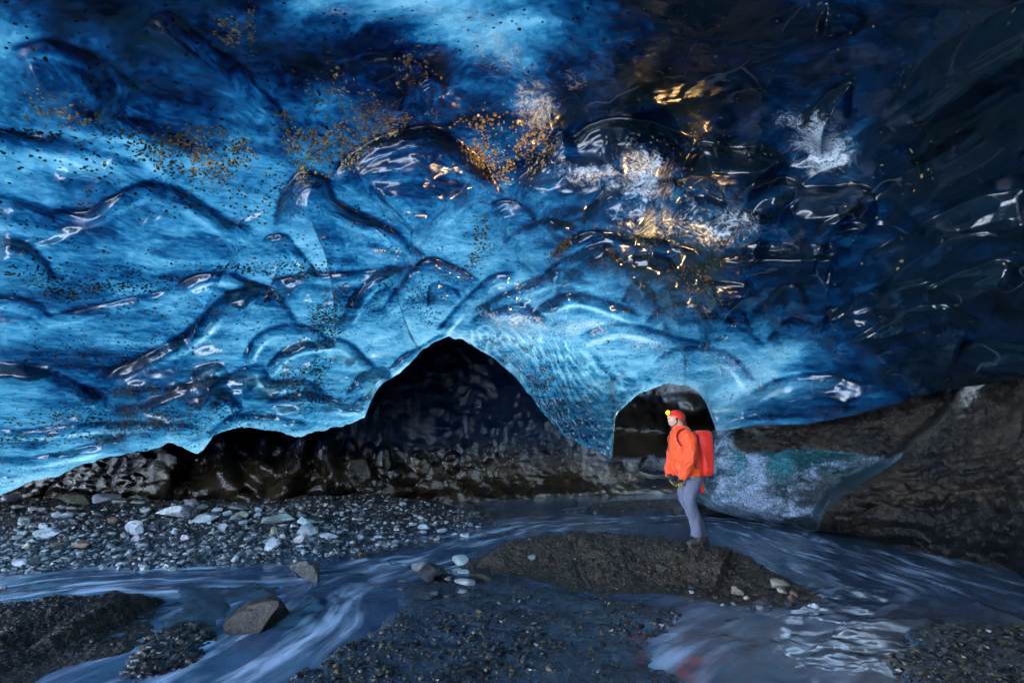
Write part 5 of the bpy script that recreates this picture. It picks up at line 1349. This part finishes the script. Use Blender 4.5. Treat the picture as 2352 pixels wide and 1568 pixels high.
worn("zip", [ring_tube([pp(409, 345, -.02), pp(402, 390, -.05), pp(388, 480, -.06), pp(390, 570, -.06)], [.006, .006, .006, .006], [.007, .007, .007, .007], 8)], M_black, jacket)
worn("pocket_zip", [ring_tube([pp(615, 650, -.205), pp(630, 700, -.20), pp(638, 720, -.195)], [.005, .005, .005], [.012, .012, .012], 8)], M_black, jacket)
worn("chest_mark", [ellip(pp(446, 462, -.196), (.010, .012, .004), None, 2)], M_white, jacket)

# trousers: hips, near leg bent at the knee, far leg just behind it
tr = [profile_tube([(770, 500, 690, .15, 0), (800, 498, 690, .165, 0), (850, 505, 686, .165, 0), (900, 512, 668, .15, 0)], seed=12),
      ring_tube([pp(602, 830, -.085), pp(590, 910, -.09), pp(572, 990, -.09), pp(590, 1080, -.09), pp(622, 1180, -.09), pp(640, 1270, -.09), pp(645, 1330, -.09)], [.120, .112, .098, .088, .078, .072, .078], [.095, .095, .09, .085, .075, .07, .076], seed=14, wr=0.018, wfreq=15),
      ring_tube([pp(585, 830, .085), pp(545, 900, .09), pp(530, 960, .09), pp(575, 1060, .09), pp(645, 1180, .09), pp(678, 1270, .09), pp(686, 1325, .09)], [.110, .100, .085, .082, .075, .070, .074], [.095, .095, .088, .08, .075, .07, .074], seed=15, wr=0.018, wfreq=15)]
trousers = worn("trousers", tr, M_trousers, voxel=0.0065, smooth_it=2)

# boots with strapped-on crampons
for nm_d, xo in ((-.09, 0), (.09, 52)):
    bt = worn("boot", [ring_tube([pp(660 + xo, 1310, nm_d), pp(655 + xo, 1350, nm_d), pp(650 + xo, 1385, nm_d)], [.052, .056, .060], [.05, .05, .05]),
                       ring_tube([pp(690 + xo, 1380, nm_d), pp(650 + xo, 1376, nm_d), pp(605 + xo, 1385, nm_d - .012), pp(570 + xo, 1394, nm_d - .02), pp(556 + xo, 1398, nm_d - .022)], [.030, .046, .042, .032, .016], [.042, .05, .052, .045, .025], side=(0, 1, 0))], M_boot, voxel=0.005)
    worn("sole", [ring_tube([pp(694 + xo, 1403, nm_d), pp(640 + xo, 1405, nm_d), pp(565 + xo, 1409, nm_d - .02)], [.012, .012, .012], [.045, .052, .045], 12, 3)], M_black, bt)
    for a_, b_ in ((600, 640), (660, 690)):
        worn("crampon_strap", [ring_tube([pp(a_ + xo, 1402, nm_d - .05), pp(a_ + xo + 6, 1365, nm_d - .055), pp(b_ + xo, 1345, nm_d - .05), pp(b_ + xo + 8, 1335, nm_d)], [.006] * 4, [.005] * 4, 8)], M_black, bt)

# gloves: hands folded low in front, five fingers each
def glove(wrist, palm, tips, thumb, back, lab):
    w_, p_ = pp(*wrist), pp(*palm)
    parts = [ring_tube([w_, (w_ + p_) / 2, p_], [.036, .042, .040], [.034, .034, .026])]
    stripes = []
    for k, tp in enumerate(tips):
        q = pp(*tp)
        root = p_ + (q - p_) * 0.18 + (pp(palm[0] + (k - 1.5) * 13, palm[1], palm[2]) - p_)
        mid = (root + q) / 2 + np.array([-0.010, -0.010, 0.0])
        parts.append(ring_tube([p_ * 0.5 + root * 0.5, root, mid, q], [.012, .0125, .0115, .009], [.012, .0125, .0115, .009], 10))
        off = np.array([0.0, -0.0095, 0.0]) + back
        stripes.append(ring_tube([root + off, mid + off, q + off * 0.9], [.0055, .0060, .004], [.004, .0045, .003], 8))
    th = [pp(*a) for a in thumb]
    parts.append(ring_tube(th, [.014, .013, .009], [.014, .013, .009], 10))
    g = worn("glove", parts, M_glove, voxel=0.004, smooth_it=1)
    worn("finger_stripe", stripes, M_yellow, g)
    return g
glove((506, 798, -.165), (492, 838, -.165), [(462, 884, -.17), (482, 893, -.175), (506, 892, -.175), (526, 878, -.165)], [(500, 826, -.18), (470, 846, -.19), (452, 866, -.185)], np.array([0, 0, 0]), "near")
glove((402, 785, .05), (420, 826, -.02), [(440, 868, -.07), (448, 880, -.05), (456, 886, -.03), (462, 888, -.01)], [(408, 815, -.03), (426, 840, -.08), (446, 862, -.10)], np.array([-0.006, -0.004, 0.004]), "far")

# helmet with vents, chin strap and headlamp
hc2 = HC + hu * 0.030 - hf * 0.016
def helmet_shell():
    nu, nv = 56, 26
    ph = np.linspace(0.0, math.radians(100), nv)[:, None]; th = np.linspace(0, 2 * np.pi, nu, endpoint=False)[None, :]
    x = np.sin(ph) * np.cos(th); y = np.sin(ph) * np.sin(th); z = np.cos(ph) + 0 * th
    low = np.clip(-x, 0, 1) * np.clip((ph - 1.0) / 0.8, 0, 1)
    a = 0.128 * x; b = 0.102 * y; c = 0.112 * z - 0.050 * low
    ribs = 0.0035 * np.cos(4 * th) * np.sin(ph)
    a = a + ribs * x; b = b + ribs * y
    V = hc2 + a[..., None] * hf + b[..., None] * hs + c[..., None] * hu
    inn = hc2 + 0.93 * (V - hc2)
    n = nv * nu
    f = grid_faces(nv, nu, True)
    rim = np.array([[(nv - 1) * nu + j, (nv - 1) * nu + (j + 1) % nu, n + (nv - 1) * nu + (j + 1) % nu, n + (nv - 1) * nu + j] for j in range(nu)])
    q = np.vstack([f, f[:, ::-1] + n, rim[:, ::-1]])
    return np.vstack([V.reshape(-1, 3), inn.reshape(-1, 3)]), np.concatenate([q[:, [0, 1, 2]], q[:, [0, 2, 3]]])
helmet = worn("helmet", [helmet_shell()], M_helmet)
def on_helmet(thd, phd, k=1.0):
    th, ph = math.radians(thd), math.radians(phd)
    x, y, z = math.sin(ph) * math.cos(th), math.sin(ph) * math.sin(th), math.cos(ph)
    low = max(-x, 0) * min(max((ph - 1.0) / 0.8, 0), 1)
    return hc2 + k * (0.128 * x * hf + 0.102 * y * hs + (0.112 * z - 0.05 * low) * hu)
sgn = -1 if (hs[1] > 0) else 1        # the side that faces the camera
for thd, phd, ln in ((60, 48, .034), (100, 52, .036), (140, 58, .030), (80, 74, .026), (118, 80, .026), (150, 88, .02)):
    for s in (sgn, -sgn):
        p0, p1 = on_helmet(s * (thd - 9), phd - 4, 1.0), on_helmet(s * (thd + 11), phd + 7, 1.0)
        worn("vent", [ring_tube([p0, (p0 + p1) / 2 + (p0 + p1 - 2 * hc2) * 0.006, p1], [.003, .008, .003], [.003, .005, .003], 8)], M_black, helmet)
worn("chin_strap", [ring_tube([on_helmet(sgn * 75, 98, .97), HC + hs * sgn * .076 - hf * .004 - hu * .05, HC + hs * sgn * .03 + hf * .03 - hu * .125, HC - hs * sgn * .03 + hf * .03 - hu * .125, HC - hs * sgn * .076 - hf * .004 - hu * .05, on_helmet(-sgn * 75, 98, .97)], [.006] * 6, [.004] * 6, 8)], M_black, helmet)
band = [on_helmet(a, 84, 1.015) for a in range(0, 361, 15)]
worn("headlamp_strap", [ring_tube(band, [.012] * len(band), [.003] * len(band), 8, side=tuple(hu))], simple("grey_webbing", (0.10, 0.09, 0.09), 0.6, 0.5, 60), helmet)
LP = on_helmet(0, 80, 1.10)
lamp = worn("headlamp", [ellip(LP, (.020, .032, .022), [hf, hs, hu], 3), ellip(LP - hf * .012, (.014, .036, .026), [hf, hs, hu], 3)], M_black, helmet)
lens = worn("lens", [ellip(LP + hf * .014, (.026, .036, .032), [hf, hs, hu], 3)], M_lamp, helmet)
ld = bpy.data.lights.new("headlamp_beam", 'SPOT')
ld.energy = 85.0
ld.color = (1.0, 0.60, 0.22)
ld.spot_size = math.radians(100)
ld.spot_blend = 0.6
ld.shadow_soft_size = 0.02
lo = bpy.data.objects.new("headlamp_beam", ld)
COL.objects.link(lo)
lo.location = LP + hf * 0.06
lo.rotation_euler = Vector((0.22, -0.32, -0.92)).to_track_quat('Z', 'Y').to_euler()

# backpack: a thing of its own, worn on the back
pack = bpy.data.objects.new("backpack", None)
COL.objects.link(pack)
pack.location = ORIGIN
tag(pack, "tall plain red backpack with hanging strap on the back of the orange jacket", "backpack")
bag = worn("bag", [profile_tube([(384, 640, 735, .09, 0), (392, 622, 756, .125, 0), (420, 608, 770, .15, 0), (500, 620, 775, .16, 0), (600, 640, 778, .165, 0), (700, 655, 777, .165, 0), (750, 668, 773, .155, 0), (780, 684, 755, .13, 0), (788, 694, 735, .10, 0)], 36, 3.2, 31, .020, 9)], M_pack, pack)
worn("lid_seam", [ring_tube([pp(625, 440, -.160), pp(690, 425, -.166), pp(772, 438, -.140)], [.004] * 3, [.004] * 3, 8)], simple("dark_red_seam", (0.30, 0.008, 0.006), 0.6), pack)
worn("side_seam", [ring_tube([pp(650, 480, -.166), pp(690, 560, -.170), pp(735, 640, -.172), pp(760, 720, -.165)], [.004] * 4, [.004] * 4, 8)], bpy.data.materials["dark_red_seam"], pack)
worn("shoulder_strap", [ring_tube([pp(585, 392, -.13), pp(545, 374, -.150), pp(498, 378, -.165), pp(470, 410, -.19), pp(468, 455, -.212), pp(486, 500, -.222), pp(505, 520, -.21)], [.008] * 7, [.022, .026, .030, .032, .030, .020, .012], 12, side=(0.6, .7, .2))], M_magenta, pack)
worn("shoulder_strap", [ring_tube([pp(585, 392, .13), pp(545, 374, .150), pp(498, 378, .165), pp(460, 410, .19), pp(445, 470, .20)], [.008] * 5, [.026] * 5, 12, side=(0.6, -.7, .2))], M_magenta, pack)
worn("hanging_strap", [ring_tube([pp(690, 775, -.06), pp(688, 830, -.06), pp(692, 890, -.062), pp(696, 944, -.064)], [.024, .025, .027, .028], [.004] * 4, 12, 4)], M_pack, pack)
zp = worn("zip_pull", [ellip(pp(800, 608, -.05), (.014, .010, .024), None, 2)], simple("orange_toggle", (0.5, 0.10, 0.01), 0.5), pack)
worn("cord", [ring_tube([pp(774, 565, -.05), pp(790, 580, -.05), pp(799, 604, -.05)], [.003] * 3, [.003] * 3, 6)], M_black, zp)
